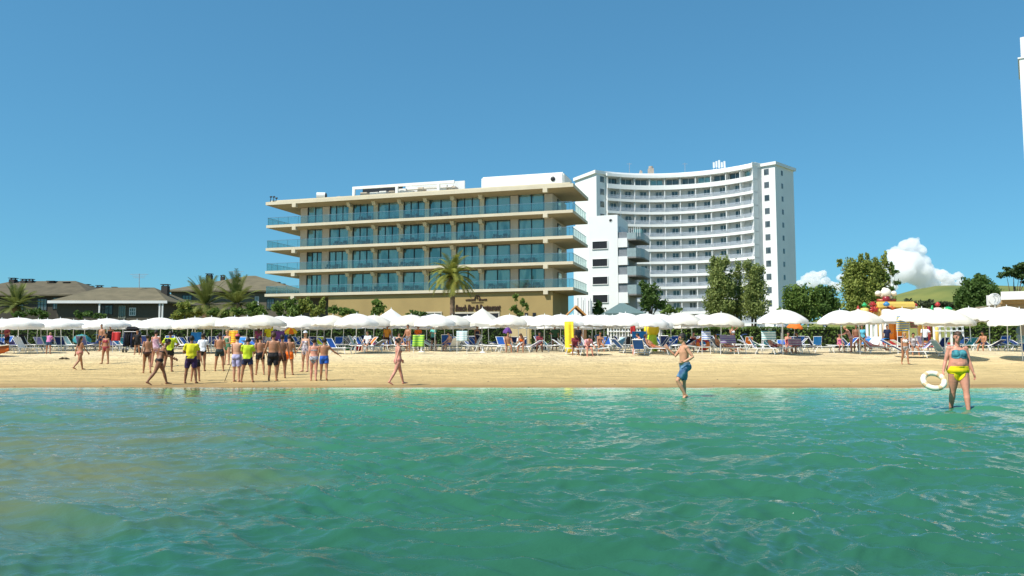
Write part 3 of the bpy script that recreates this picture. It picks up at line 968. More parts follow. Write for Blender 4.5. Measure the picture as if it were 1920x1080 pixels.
def house(label, px0, px1, Y, depth, y_eave, y_ridge, roofm, wallm, inset, rz=0.0, chim=(), wins=(), fascia=None, posts=()):
    a, b = at(px0, y_eave, Y), at(px1, y_eave, Y)
    w = b.x - a.x
    t = thing("low_house", label, "house", ((a.x + b.x) / 2, Y, 1.35), rz)
    ze = (a.z + b.z) / 2 - 1.35
    Yr = Y + depth / 2
    zr = at((px0 + px1) / 2, y_ridge, Yr).z - 1.35
    MB().box(-w / 2, w / 2, 0, depth, 0, ze - .23).build("wall", wallm, t)
    rf = hip_roof(-w / 2, w / 2, 0, depth, ze, zr, .8, inset).build("roof", roofm, t)
    if fascia:
        MB().box(-w / 2 - .86, w / 2 + .86, -.87, -.81, ze - .32, ze + .06).build("fascia", fascia, rf)
    S = (px1 - px0) / w
    for (px, py, s) in chim:
        p = at(px, py, Yr - .6)
        x = (p.x - (a.x + b.x) / 2); zz = p.z - 1.35
        c = MB().box(x - s * .5, x + s * .5, depth / 2 - .6 - s * .5, depth / 2 - .6 + s * .5, ze, zz - .25)
        c.box(x - s * .6, x + s * .6, depth / 2 - .6 - s * .6, depth / 2 - .6 + s * .6, zz - .10, zz)
        for sx in (-1, 1):
            c.box(x + sx * s * .4 - .06, x + sx * s * .4 + .06, depth / 2 - .7, depth / 2 - .5, zz - .249, zz - .101)
        c.build("chimney", mat("dark_chimney", (.05, .045, .04), .9), rf)
    for (q0, q1, y0, y1, m) in wins:
        p, q = at(q0, y1, Y), at(q1, y0, Y)
        cx = (a.x + b.x) / 2
        x0, x1, z0, z1 = p.x - cx, q.x - cx, p.z - 1.35, q.z - 1.35
        f = MB()
        f.box(x0, x1, -.08, -.004, z1 - .1, z1); f.box(x0, x1, -.08, -.004, z0, z0 + .1); f.box(x0, x0 + .1, -.08, -.004, z0 + .1, z1 - .1); f.box(x1 - .1, x1, -.08, -.004, z0 + .1, z1 - .1)
        nx = 2
        for k in range(1, nx + 1):
            xm = x0 + (x1 - x0) * k / (nx + 1)
            f.box(xm - .03, xm + .03, -.07, -.005, z0 + .1, z1 - .1)
        f.box(x0 + .1, x1 - .1, -.06, -.012, (z0 + z1) / 2 - .03, (z0 + z1) / 2 + .03)
        wf = f.build("window", m, t)
        MB().box(x0 + .1, x1 - .1, -.03, -.006, z0 + .1, z1 - .1).build("pane", PANE_DARK, wf)
    for px in posts:
        x = at(px, 580, Y - .7).x - (a.x + b.x) / 2
        MB().box(x - .1, x + .1, -.72, -.55, 0, ze - .23).build("post", OFFWHITE, t)
    return t
house("long dark house with a brown tiled roof and a row of chimneys", -90, 168, 122, 11, 553, 527, ROOF_A, WALL_DK, 5.5, R(-2),
      chim=((22, 521, .9), (43, 523, .8), (56, 523, .7), (97, 527, 1.1), (126, 529, 1.0)), wins=((70, 90, 560, 582, DARK), (100, 118, 558, 580, DARK), (30, 45, 560, 582, DARK)))
house("brown roofed house standing behind the white eaved one", 120, 240, 138, 9, 552, 541, ROOF_A, WALL_DK, 4.5, 0, chim=((163, 533, .9), (171, 536, .7), (187, 535, .9), (215, 538, .7)))
house("low grey house with white eaves and two thin white posts", 108, 306, 108, 10, 565, 539, ROOF_B, mat("dark_taupe_render", (.085, .075, .055), .9, var=.1), 3.6, R(1), fascia=OFFWHITE,
      wins=((242, 255, 577, 592, OFFWHITE), (222, 236, 573, 597, mat("green_grey_shutter", (.22, .24, .19), .8)), (189, 212, 572, 590, DARK)), posts=(298, 303.5, 186), chim=((311, 533, .9),))
house("wide house with a pitched tan roof behind the bushy palms", 320, 560, 128, 16, 545, 517, ROOF_B, WALL_MID, 10.0, R(-1),
      chim=((391, 513, .9), (416, 516, .6), (440, 520, .6), (478, 523, .8), (487, 522, .7), (520, 529, .7), (529, 532, .7)), wins=((478, 486, 556, 572, OFFWHITE), (500, 515, 560, 580, DARK), (340, 360, 553, 575, DARK)))
def roof_aerial(px, y0, y1, Y, label):
    p = at(px, y1, Y); q = at(px, y0, Y)
    m = MB().tube([p, q], .05, 6)
    L_ = q.z
    for k, w in enumerate((1.3, 1.0, .8)):
        m.tube([(q.x - w, q.y, L_ - .1 - .25 * k), (q.x + w, q.y, L_ - .1 - .25 * k)], .03, 5)
    tag(m.build("roof_aerial", GREYMETAL), label, "aerial")
roof_aerial(261, 513, 541, 112, "thin television aerial over the white eaved house's roof")
roof_aerial(443, 508, 524, 136, "short thin aerial on the ridge of the pitched tan roof")

# ------------------------------------------------------------------ seaside restaurant with round sign
def build_restaurant():
    Y = 78.0
    org = at(1900, 600, Y); org.z = 1.3
    t = thing("beach_restaurant", "low white beach restaurant with flat roof and wooden soffit", "restaurant", org)
    X = lambda px: at(px, 560, Y).x - org.x
    Z = lambda py: at(1890, py, Y).z - 1.3
    p = MB().prism([(X(1877), 0), (X(1990), -3), (X(1990), 8), (X(1877) + 5.6, 8)], Z(562), Z(547)); p.build("roof", WHITE, t)
    MB().prism([(X(1878), .4), (X(1988), -2.4), (X(1988), 7.8), (X(1878) + 5.5, 7.8)], Z(569), Z(562) - .004).build("soffit", mat("wood_soffit", (.34, .22, .09), .7, scale=4, stretch=(6, 1, 1)), t)
    MB().prism([(X(1886), 1.5), (X(1985), 1.5), (X(1985), 7), (X(1886) + 4, 7)], 0, Z(569) - .004).build("wall", mat("beige_stone", (.34, .29, .21), .9), t)
    MB().box(X(1905), X(1985), 5.5, 6.9, 0, Z(569) - .004).build("wall", mat("beige_stone", (.34, .29, .21), .9), t)
    for px in (1895, 1915, 1940):
        w = MB().box(X(px), X(px + 14), 1.40, 1.49, .2, Z(585)).build("window", DARK, t)
        MB().box(X(px + 1), X(px + 13), 1.35, 1.395, .4, Z(586)).build("pane", PANE_DARK, w)
    t2 = thing("round_sign", "round white sign with grey ring marks beside the flat restaurant roof", "sign", (at(1866, 561, Y - 1.2).x, Y - 1.2, at(1866, 561, Y - 1.2).z))
    r = .60
    MB().tube([(0, .0, 0), (0, .16, 0)], (r, r), 32).build("disc", WHITE, t2)
    ring = [(.5 * math.cos(a), -.012, .5 * math.sin(a)) for a in np.linspace(-1.9, 1.9, 24)]
    MK = mat("grey_marks", (.30, .33, .37), .6)
    MB().tube(ring, .022, 5).build("ring_mark", MK, t2)
    MB().tube([(.33 * math.cos(a), -.012, .36 * math.sin(a)) for a in np.linspace(-1.2, 2.0, 18)], .02, 5).build("ring_mark", MK, t2)
    MB().tube([(-.1 + .12 * math.sin(a * 2), -.012, .3 * a - .3) for a in np.linspace(0, 2.2, 12)], .02, 5).build("wave_mark", MK, t2)
    MB().box(X(1850) + org.x - t2.location.x, -.45, .1, .7, -.6, .42).build("sign_block", OFFWHITE, t2)
    MB().tube([(0, .1, -.6), (0, .1, -(t2.location.z - 1.3))], .06, 8).build("sign_post", OFFWHITE, t2)
build_restaurant()

# ------------------------------------------------------------------ small beach buildings behind the parasols
def build_huts():
    p = at(1080, 590, 74); b = 1.25
    t = thing("timber_kiosk", "small timber kiosk with a steep orange gable below the hotel corner", "kiosk", (p.x, 74, b))
    WD = mat("orange_timber", (.50, .24, .07), .6, scale=6, stretch=(1, 1, 5))
    zt = at(1080, 574, 74).z - b
    s = 1.15
    MB().box(-1.0, 1.0, .1, 2.0, 0, zt - .9).build("wall", mat("brown_timber", (.16, .09, .04), .8, scale=6, stretch=(1, 1, 5)), t)
    for sx in (-1, 1):
        MB().tube([(sx * s, -.15, zt - 1.1), (0, -.15, zt)], (.09, .12), 6, (0, 1, 0)).build("barge_board", WD, t)
        m = MB(); m.add([(sx * s, -.1, zt - 1.1), (0, -.1, zt - .03), (0, 2.2, zt - .03), (sx * s, 2.2, zt - 1.1), (sx * s, -.1, zt - 1.16), (0, -.1, zt - .1), (0, 2.2, zt - .1), (sx * s, 2.2, zt - 1.16)],
              [(0, 1, 2, 3), (7, 6, 5, 4), (0, 4, 5, 1), (1, 5, 6, 2), (2, 6, 7, 3), (3, 7, 4, 0)])
        m.build("roof", mat("brown_shingle", (.14, .08, .04), .9), t)
    p = at(1168, 590, 88)
    t = thing("green_roofed_pavilion", "low pavilion with grey green hip roof before the stepped building", "pavilion", (p.x, 86, 1.35))
    w = at(1205, 580, 86).x - at(1133, 580, 86).x
    MB().box(-w / 2 + .4, w / 2 - .4, .5, 5, 0, at(1168, 590, 86).z - 1.35).build("wall", OFFWHITE, t)
    m = hip_roof(-w / 2 + .3, w / 2 - .3, .3, 5.2, at(1168, 587, 86).z - 1.35, at(1168, 568, 88.5).z - 1.35, .4, 1.6)
    m.build("roof", mat("grey_green_metal", (.13, .19, .18), .5, bump=.4, bscale=1, stretch=(9, 1, 1)), t)
    p = at(1164, 586, 84)
    MB().tube([(p.x, 84, 1.35), (p.x, 84, p.z)], .22, 10).build("chimney_pot", WHITE)
    bpy.data.objects["chimney_pot"].name = "white_bollard"
    tag(bpy.data.objects["white_bollard"], "stubby white post before the grey green pavilion roof", "post")
    # silver scaffold poles beside the hotel
    t = thing("pole_rack", "cluster of silver poles and pipes under the hotel's corner balcony", "rack", (at(1100, 600, 90).x, 90, 1.35))
    rr = random.Random(4)
    for k, px in enumerate((1084, 1088, 1094, 1097, 1103, 1106, 1109)):
        x = at(px, 600, 90).x - t.location.x
        zt = at(px, 557 + rr.uniform(0, 8), 90).z - 1.35
        MB().tube([(x, rr.uniform(-.4, .4), 0), (x + rr.uniform(-.1, .1), 0, zt)], rr.uniform(.05, .10), 7).build("pole", WHITE if k % 2 else GREYMETAL, t)
    p = at(975, 615, 72)
    t = thing("straw_screen", "straw coloured reed screen with dark top under the parasols", "screen", (p.x, 72, 1.24))
    x0, x1 = at(958, 615, 72).x - p.x, at(992, 615, 72).x - p.x
    MB().box(x0, x1, 0, .12, 0, at(975, 611, 72).z - 1.24).build("reed_panel", mat("reed", (.52, .42, .24), .9, scale=3, stretch=(14, 1, .3)), t)
    MB().box(x0 - .1, x1 + .2, -.1, .22, at(975, 611, 72).z - 1.24 + .003, at(975, 608.5, 72).z - 1.24).build("top_rail", DARK, t)
build_huts()

def railing(label, px0, px1, py_top, Y, posts, m, group=None, bars=1, name="white_railing"):
    a = at(px0, py_top, Y); b = at(px1, py_top, Y)
    t = thing(name, label, "fence", ((a.x + b.x) / 2, Y, G(0, Y)), 0, group)
    zt = a.z - G(0, Y)
    w = b.x - a.x
    for k in range(bars):
        zz = zt - k * .38
        MB().box(-w / 2, w / 2, -.05, .05, zz - .1, zz).build("rail", m, t)
    n = posts
    for i in range(n):
        x = -w / 2 + w * i / (n - 1)
        MB().box(x - .07, x + .07, .052, .16, 0, zt + .02).build("post", m, t)
    return t
railing("long white railing above the clipped hedge behind the parasols", 1236, 1640, 604.5, 71, 14, WHITE)
railing("white post and rail fence before the bouncy castle columns", 1752, 1806, 611, 66, 6, WHITE, bars=2)
railing("low white picket fence under the reed screen and parasols", 1140, 1200, 613, 74, 12, WHITE, bars=2)
def picket():
    Y = 68
    t = thing("white_colonnade", "row of thick white posts in front of the inflatable castle", "fence", (at(1645, 620, Y).x, Y, 1.22))
    for px in (1626, 1634, 1643, 1651, 1660):
        x = at(px, 620, Y).x - t.location.x
        MB().tube([(x, 0, 0), (x, 0, at(px, 606, Y).z - 1.22)], .12, 10).build("post", WHITE, t)
    x0, x1 = at(1622, 620, Y).x - t.location.x, at(1664, 620, Y).x - t.location.x
    MB().box(x0, x1, -.13, .13, at(1640, 606, Y).z - 1.22 + .003, at(1640, 604, Y).z - 1.22).build("rail", WHITE, t)
picket()

# ------------------------------------------------------------------ inflatable play castles
def build_castle():
    Y = 76.0
    def vinyl(n, c): return mat("vinyl_" + n, c, .35, var=.05)
    YE, RE, OR, GR, BL, CR = vinyl("yellow", (.78, .55, .14)), vinyl("red", (.42, .035, .03)), vinyl("orange", (.8, .25, .03)), vinyl("green", (.02, .36, .12)), vinyl("blue", (.05, .22, .45)), vinyl("cream", (.82, .74, .62))
    o = at(1672, 620, Y)
    t = thing("bouncy_castle", "yellow and red bouncy castle topped with a big cream ball", "bouncy castle", (o.x, Y, 1.28))
    X = lambda px, y=0: at(px, 590, Y + y).x - o.x
    Z = lambda py, y=0: at(1672, py, Y + y).z - 1.28
    def cushion(name, x0, x1, y0, y1, z0, z1, m, bev=.18):
        me = MB().box(x0, x1, y0, y1, z0, z1).mesh(name)
        bm = bmesh.new(); bm.from_mesh(me)
        bmesh.ops.bevel(bm, geom=bm.edges[:], offset=bev, segments=3, affect='EDGES'); bm.to_mesh(me); bm.free()
        me.materials.append(m); return link(name, me, t)
    cushion("base", X(1640), X(1712), 0, 5, 0, .7, RE)
    cushion("arch_beam", X(1648), X(1722), .2, 1.0, Z(579), Z(565), YE)
    cushion("red_block", X(1636), X(1646.5), .1, .9, Z(575), Z(565), RE)
    cushion("beam_pad", X(1700), X(1726), .3, 1.2, Z(580), Z(570.5), CR)
    for px, m in ((1650, YE), (1664, CR), (1674, OR), (1687, OR), (1701, YE)):
        MB().tube([(X(px), .6, .6), (X(px), .6, Z(600)), (X(px), .6, Z(579))], [.38, .38, .34], 14).build("column", m, t, True)
    MB().box(X(1668), X(1690), .8, .95, Z(622), Z(602)).build("back_panel", OR, t)
    b = MB().ball((X(1670), .8, Z(548)), (.50, .46, .48), 16, 12).build("top_ball", CR, t, True)
    for px, py, r in ((1656, 549, .28), (1686, 549, .26), (1663, 553, .2), (1679, 556, .18), (1668, 541.5, .2)):
        MB().ball((X(px), .9, Z(py)), (r * 1.1, r, r), 12, 8).build("ball_lobe", CR, b, True)
    MB().tube([(X(1670), .8, Z(566)), (X(1670), .8, Z(553))], [.42, .30], 14).build("crown_foot", vinyl("dark_red", (.26, .02, .03)), t, True)
    MB().tube([(X(1654), .9, Z(563)), (X(1688), .9, Z(563))], .20, 10).build("crown_bar", vinyl("brown_red", (.32, .06, .02)), t, True)
    def turret(px, ytop, ybot, capm, bodym, name="turret", y=.3, r=.34):
        tt = MB().tube([(X(px), y, Z(ybot)), (X(px), y, Z((ytop + ybot) / 2)), (X(px), y, Z((ytop + ybot) / 2 - 1))], [r * 1.35, r * 1.05, r * .55], 14).build(name, bodym, t, True)
        MB().ball((X(px), y, Z(ytop + 4)), (r * .72, r * .72, r * .5), 12, 8).tube([(X(px), y, Z(ytop + 4)), (X(px), y, Z(ytop - 1))], [r * .5, r * .28], 10).build("turret_cap", capm, tt, True)
    turret(1624, 568, 588, GR, YE)
    turret(1612, 574, 588, RE, CR, r=.22)
    turret(1660, 567, 595, BL, CR, y=-.3, r=.42)
    for px, py, sx in ((1640, 580, 1), (1672, 579, -1)):
        m = MB()
        for k in range(6):
            a = k * math.pi / 3 + .3
            m.tube([(X(px), .1, Z(py)), (X(px) + .5 * math.cos(a), .1, Z(py) + .32 * math.sin(a))], [.18, .05], 8)
        m.build("star_ornament", RE if sx > 0 else vinyl("rust", (.5, .10, .02)), t, True)
    MB().tube([(X(1628), .3, Z(588)), (X(1648), .3, Z(576))], .16, 8).build("slide_edge", OR, t, True)
    o2 = at(1764, 620, Y)
    t = thing("bouncy_castle", "inflatable slide with yellow columns and a red capped turret", "bouncy castle", (o2.x, Y, 1.28))
    o = o2
    X = lambda px, y=0: at(px, 590, Y + y).x - o2.x
    for px, m in ((1735, YE), (1742, vinyl("dark_red", (.26, .02, .03))), (1757, YE), (1760.5, YE)):
        MB().tube([(X(px), .2, 0), (X(px), .2, Z(596))], .18, 12).build("column", m, t, True)
    MB().box(X(1728), X(1770), .6, .9, Z(632), Z(600)).build("back_panel", vinyl("brown_gold", (.36, .22, .05)), t)
    MB().box(X(1728), X(1790), 0, 3, 0, .5).build("base", RE, t)
    MB().box(X(1730), X(1790), .2, 1.0, Z(600) + .004, Z(588)).build("arch_beam", YE, t)
    turret(1762, 567, 588, RE, CR, r=.36)
    MB().ball((X(1781), .3, Z(581)), (.42, .4, .34), 14, 10).build("green_dome", GR, t, True)
    MB().tube([(X(1750), .3, Z(584)), (X(1752), .3, Z(572))], [.2, .05], 8).build("green_spike", GR, t, True)
    MB().ball((X(1721), .5, Z(572)), (.26, .2, .22), 10, 8).build("red_knob", RE, t, True)
build_castle()

# ------------------------------------------------------------------ trees, palms, shrubs, hedges
def leaf_mat(name, c, c2, scale=.8, transl=.35):
    return mat(name, c, .65, col2=c2, scale=scale, translucent=transl, spec=.25)
BARK = mat("bark", (.10, .075, .05), .95, bump=.6, bscale=6, stretch=(1, 1, .3))
LEAF_TAM = leaf_mat("tamarisk_leaf", (.31, .36, .11), (.17, .22, .06), .45)
LEAF_DARK = leaf_mat("dark_leaf", (.12, .20, .045), (.05, .10, .02), .6)
LEAF_MID = leaf_mat("mid_leaf", (.19, .28, .06), (.09, .15, .03), .7)
LEAF_LIGHT = leaf_mat("light_leaf", (.34, .38, .09), (.19, .24, .05), .8)
LEAF_PINE = leaf_mat("pine_leaf", (.08, .135, .035), (.035, .07, .018), .8, .15)
def leaves(mb, c, r, n, s, rr, up=.3, aspect=1.6, shell=.45):
    for _ in range(n):
        while True:
            d = Vector((rr.uniform(-1, 1), rr.uniform(-1, 1), rr.uniform(-1, 1)))
            if .01 < d.length <= 1: break
        q = shell + (1 - shell) * rr.random()
        d = d.normalized() * (q if rr.random() < .75 else rr.random())
        p = Vector((c[0] + d.x * r[0], c[1] + d.y * r[1], c[2] + d.z * r[2]))
        a = Vector((rr.uniform(-1, 1), rr.uniform(-1, 1), rr.uniform(-1, 1) + up)).normalized()
        b = a.cross(Vector((rr.uniform(-1, 1), rr.uniform(-1, 1), rr.uniform(-1, 1)))).normalized()
        k = s * rr.uniform(.6, 1.3)
        a = a * k * aspect * .5; b = b * k * .5
        n0 = len(mb.v)
        mb.v += [tuple(p - a), tuple(p + b * .9 - a * .1), tuple(p + a), tuple(p - b * .9 - a * .1)]
        mb.f.append((n0, n0 + 1, n0 + 2, n0 + 3))
def tree(name, label, cat, px, Y, lobes, leafm, seed, leaf=.34, dens=1.0, trunk=.25, group=None, stems=1, spray=0.0, aspect=1.6, gz=None, shell=.45):
    """lobes in picture units: (px, py, rx, ry) measured at the tree's own distance"""
    rr = random.Random(seed)
    base = at(px, 640, Y)
    gz = G(0, Y) if gz is None else gz
    t = thing(name, label, cat, (base.x, Y, gz), 0, group)
    mb = MB(); S = Y / F
    tr = MB()
    tops = []
    for (lx, ly, lrx, lry) in lobes:
        p = at(lx, ly, Y)
        c = Vector((p.x - base.x, rr.uniform(-.35, .35) * lrx * S, p.z - gz))
        r = (lrx * S, lrx * S * rr.uniform(.75, 1.0), lry * S)
        tops.append((c, r))
        # a lobe is made of smaller clumps so the outline stays ragged
        nc = max(4, int(7 * (lrx * lry) ** .5 / 8))
        area = r[0] * r[2]
        for k in range(nc):
            d = Vector((rr.gauss(0, 1), rr.gauss(0, 1), rr.gauss(0, 1))).normalized() * rr.uniform(.25, .92)
            cc = (c.x + d.x * r[0], c.y + d.y * r[1], c.z + d.z * r[2])
            q = rr.uniform(.28, .5)
            rc = (r[0] * q, r[1] * q, r[2] * q * (1 + spray))
            leaves(mb, cc, rc, int(dens * area * 210 / nc / (leaf / .34) ** 1.6 * rr.uniform(.6, 1.3)), leaf, rr, .3, aspect, shell)
        leaves(mb, c, (r[0] * .8, r[1] * .8, r[2] * .8), int(dens * area * 45 / (leaf / .34) ** 1.6), leaf, rr, .3, aspect, .2)
    zmax = max(c.z for c, r in tops)
    for s in range(stems):
        x0 = (s - (stems - 1) / 2) * trunk * 2.2
        n = 6
        hx = rr.uniform(-.4, .4)
        pts = [(x0 + hx * (i / n) ** 1.5 + rr.uniform(-.05, .05), rr.uniform(-.08, .08), zmax * .75 * i / n) for i in range(n + 1)]
        tr.tube(pts, [trunk * (1 - .7 * i / n) for i in range(n + 1)], 8)
    for c, r in tops:
        z0 = zmax * rr.uniform(.22, .5)
        tr.tube([(0, 0, z0), (c.x * .55, c.y * .55, (z0 + c.z) * .55), (c.x, c.y, max(c.z, z0 + .2))], [trunk * .5, trunk * .3, trunk * .08], 6)
    tr.build("trunk", BARK, t, True)
    mb.build("crown", leafm, t)
    return t
T = tree
T("tamarisk_tree", "feathery green tree with a tall narrow crown in front of the curved hotel", "tree", 1348, 118, [(1348, 535, 26.4, 40), (1350, 575, 32.4, 26), (1350, 500, 18.0, 25), (1345, 520, 24.0, 24), (1350, 548, 28.8, 26), (1365, 535, 19.2, 30), (1335, 565, 19.2, 22), (1358, 575, 26.4, 18), (1337, 490, 9.6, 14), (1361, 492, 9.6, 14)], LEAF_TAM, 1, .23, 0.75, .22, stems=2, spray=.4)
T("tamarisk_tree", "thin see-through middle tree between two fuller ones before the curved hotel", "tree", 1384, 120, [(1384, 580, 26.4, 20), (1384, 510, 13.2, 20), (1380, 535, 15.6, 25), (1388, 560, 16.8, 26), (1373, 575, 19.2, 18), (1395, 500, 8.4, 12)], LEAF_TAM, 2, .23, 0.46, .18, stems=3, spray=.5)
T("tamarisk_tree", "feathery green tree nearest the curved hotel's plain end wall", "tree", 1415, 117, [(1414, 545, 25.2, 40), (1414, 580, 31.2, 24), (1414, 515, 18.0, 22), (1420, 540, 21.6, 26), (1405, 555, 21.6, 28), (1416, 580, 26.4, 18), (1427, 508, 10.8, 14), (1401, 500, 9.6, 14)], LEAF_TAM, 3, .23, 0.71, .22, stems=2, spray=.4)
T("broadleaf_tree", "dense round dark green tree just past the curved hotel's end", "tree", 1495, 104, [(1480, 560, 19, 22), (1500, 549, 24, 20), (1518, 560, 22, 26), (1482, 585, 24, 22), (1512, 588, 26, 20), (1500, 570, 26, 24)], LEAF_MID, 4, .25, 1.1, .3)
T("broadleaf_tree", "dark green tree between the round tree and the tall pale one", "tree", 1548, 108, [(1540, 546, 20, 17), (1556, 556, 20, 26), (1535, 585, 24, 22), (1560, 585, 22, 24), (1548, 570, 24, 22)], LEAF_DARK, 5, .25, 1.1, .3)
T("poplar_tree", "tall pale green tree with ragged upright branches beside the white cloud", "tree", 1618, 112, [(1615, 530, 36, 40), (1640, 560, 34, 34), (1605, 570, 34, 32), (1605, 510, 20, 26), (1622, 500, 16, 20), (1640, 510, 16, 24), (1655, 520, 14, 26), (1600, 545, 24, 26), (1630, 545, 28, 30), (1655, 550, 18, 24), (1610, 580, 28, 22), (1645, 580, 24, 22), (1590, 530, 12, 22), (1575, 492, 7, 9), (1612, 482, 6, 12), (1660, 488, 7, 16), (1672, 505, 7, 14), (1625, 480, 5, 10)], LEAF_LIGHT, 6, .24, 1.1, .3, stems=2, spray=.35)
T("slender_tree", "thin dark sapling with sparse tufts leaning at the pale tree's edge", "tree", 1668, 98, [(1672, 500, 6, 8), (1680, 510, 6, 7), (1683, 529, 8, 7), (1665, 520, 6, 10), (1672, 540, 9, 8)], LEAF_DARK, 7, .28, .7, .12)
T("broadleaf_tree", "round dense dark green tree beside the flat roofed restaurant", "tree", 1832, 112, [(1830, 555, 38, 32), (1830, 540, 28, 26), (1812, 550, 22, 22), (1852, 545, 24, 26), (1825, 565, 34, 20), (1860, 562, 22, 20), (1840, 525, 16, 14), (1800, 570, 18, 16)], LEAF_DARK, 8, .25, 1.35, .35)
T("umbrella_pine", "flat topped pine with bare branches rising over the restaurant roof", "tree", 1905, 118, [(1900, 508, 22, 9), (1918, 500, 24, 9), (1940, 506, 26, 10), (1885, 515, 14, 8), (1912, 518, 18, 7), (1960, 512, 26, 10), (1925, 528, 12, 5)], LEAF_PINE, 9, .25, 1.4, .25)
T("leafy_tree", "bushy green tree at the foot of the stepped building's balconies", "tree", 1222, 100, [(1215, 545, 14, 18), (1225, 560, 18, 20), (1240, 575, 18, 14), (1210, 570, 14, 16), (1205, 535, 8, 10)], LEAF_DARK, 10, .25, 1.1, .18)
T("leafy_shrub", "low light green shrub between the bushy tree and the curved hotel base", "shrub", 1262, 92, [(1256, 580, 12, 10), (1270, 584, 12, 8), (1245, 588, 10, 8)], LEAF_MID, 11, .26, 1.1, .08)
T("leafy_tree", "small dark tree in the shade beside the silver poles", "tree", 1122, 96, [(1122, 575, 12, 16), (1130, 585, 12, 14), (1114, 588, 10, 12)], LEAF_DARK, 12, .26, 1.1, .1)
shr = [
    ("bushy green shrub under the hotel's lowest balcony tip", 528, 84, [(522, 580, 15, 14), (540, 574, 17, 15), (556, 580, 15, 14), (548, 588, 20, 10)], LEAF_MID),
    ("tall leafy shrub with upright sprays at the ochre wall's end", 578, 84, [(570, 574, 13, 16), (586, 578, 15, 16), (600, 582, 13, 14), (605, 568, 6, 13), (578, 564, 6, 10)], LEAF_LIGHT),
    ("low rounded shrub along the ochre wall beside the dome parasols", 634, 82, [(626, 582, 14, 11), (646, 584, 15, 10), (662, 588, 12, 8)], LEAF_MID),
    ("small bright green tree against the blank ochre wall", 708, 82, [(708, 568, 10, 10), (712, 580, 12, 12), (702, 585, 9, 9)], LEAF_MID),
    ("low dark shrub left of the tall palm trunk", 782, 82, [(775, 588, 12, 6), (793, 589, 10, 5)], LEAF_DARK),
    ("thin young tree with tufted leaves right of the brown lettering", 972, 80, [(967, 556, 6, 8), (980, 566, 7, 8), (988, 575, 6, 7), (965, 578, 8, 10), (975, 588, 10, 6)], LEAF_MID),
    ("dark shrub below the dark house's roof on the picture's edge", 66, 96, [(60, 585, 14, 10), (82, 588, 14, 9), (40, 590, 14, 8)], LEAF_DARK),
    ("dark shrub in front of the white eaved house", 172, 92, [(165, 588, 14, 7), (185, 592, 14, 6), (150, 590, 12, 7)], LEAF_DARK),
    ("light green bush under the leftmost bushy palm", 352, 86, [(345, 580, 18, 17), (364, 586, 18, 13), (335, 590, 14, 10)], LEAF_LIGHT),
    ("broad leaved green bush under the second bushy palm", 470, 84, [(450, 585, 18, 13), (474, 580, 17, 15), (492, 586, 13, 12), (425, 588, 16, 11), (405, 588, 16, 11)], LEAF_MID),
    ("grey green bushes at the far foot of the green hill", 1730, 150, [(1710, 568, 16, 8), (1735, 570, 20, 8), (1765, 572, 20, 8), (1790, 572, 16, 8)], leaf_mat("grey_leaf", (.10, .12, .06), (.05, .065, .03))),
    ("yellow green bush behind the parasols below the round sign", 1845, 72, [(1825, 608, 16, 12), (1850, 606, 18, 14), (1870, 612, 14, 10), (1812, 616, 12, 8)], LEAF_LIGHT),
]
for k, (lb, px, Y, lobes, lm) in enumerate(shr):
    T("leafy_shrub", lb, "shrub", px, Y, lobes, lm, 40 + k, .24 if Y < 100 else .4, 1.3, .07, "shrubs behind the beach")

def hedge(label, px0, px1, Y, y_top, m, seed, depth=1.2):
    rr = random.Random(seed)
    a, b = at(px0, y_top, Y), at(px1, y_top, Y)
    t = thing("clipped_hedge", label, "hedge", ((a.x + b.x) / 2, Y, G(0, Y)))
    h = a.z - G(0, Y); w = b.x - a.x
    mb = MB()
    n = int(w * h * 95)
    for _ in range(n):
        c = (rr.uniform(-w / 2, w / 2), rr.uniform(-depth / 2, depth / 2) if rr.random() < .5 else -depth / 2, rr.uniform(0, h) if rr.random() < .7 else h)
        leaves(mb, c, (.08, .08, .10), 1, .17, rr)
    mb.build("foliage", m, t)
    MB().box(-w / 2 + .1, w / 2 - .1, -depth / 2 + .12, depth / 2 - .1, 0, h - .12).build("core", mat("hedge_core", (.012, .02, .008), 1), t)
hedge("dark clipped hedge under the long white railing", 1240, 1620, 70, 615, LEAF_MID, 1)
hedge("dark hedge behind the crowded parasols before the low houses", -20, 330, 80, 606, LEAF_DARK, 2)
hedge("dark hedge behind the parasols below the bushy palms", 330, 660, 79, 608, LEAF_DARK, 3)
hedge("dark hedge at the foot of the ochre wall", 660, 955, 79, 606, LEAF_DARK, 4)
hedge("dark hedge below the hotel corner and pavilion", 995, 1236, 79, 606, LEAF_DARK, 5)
hedge("overgrown hedge behind the blue loungers by the restaurant", 1790, 1900, 70, 612, LEAF_MID, 6)

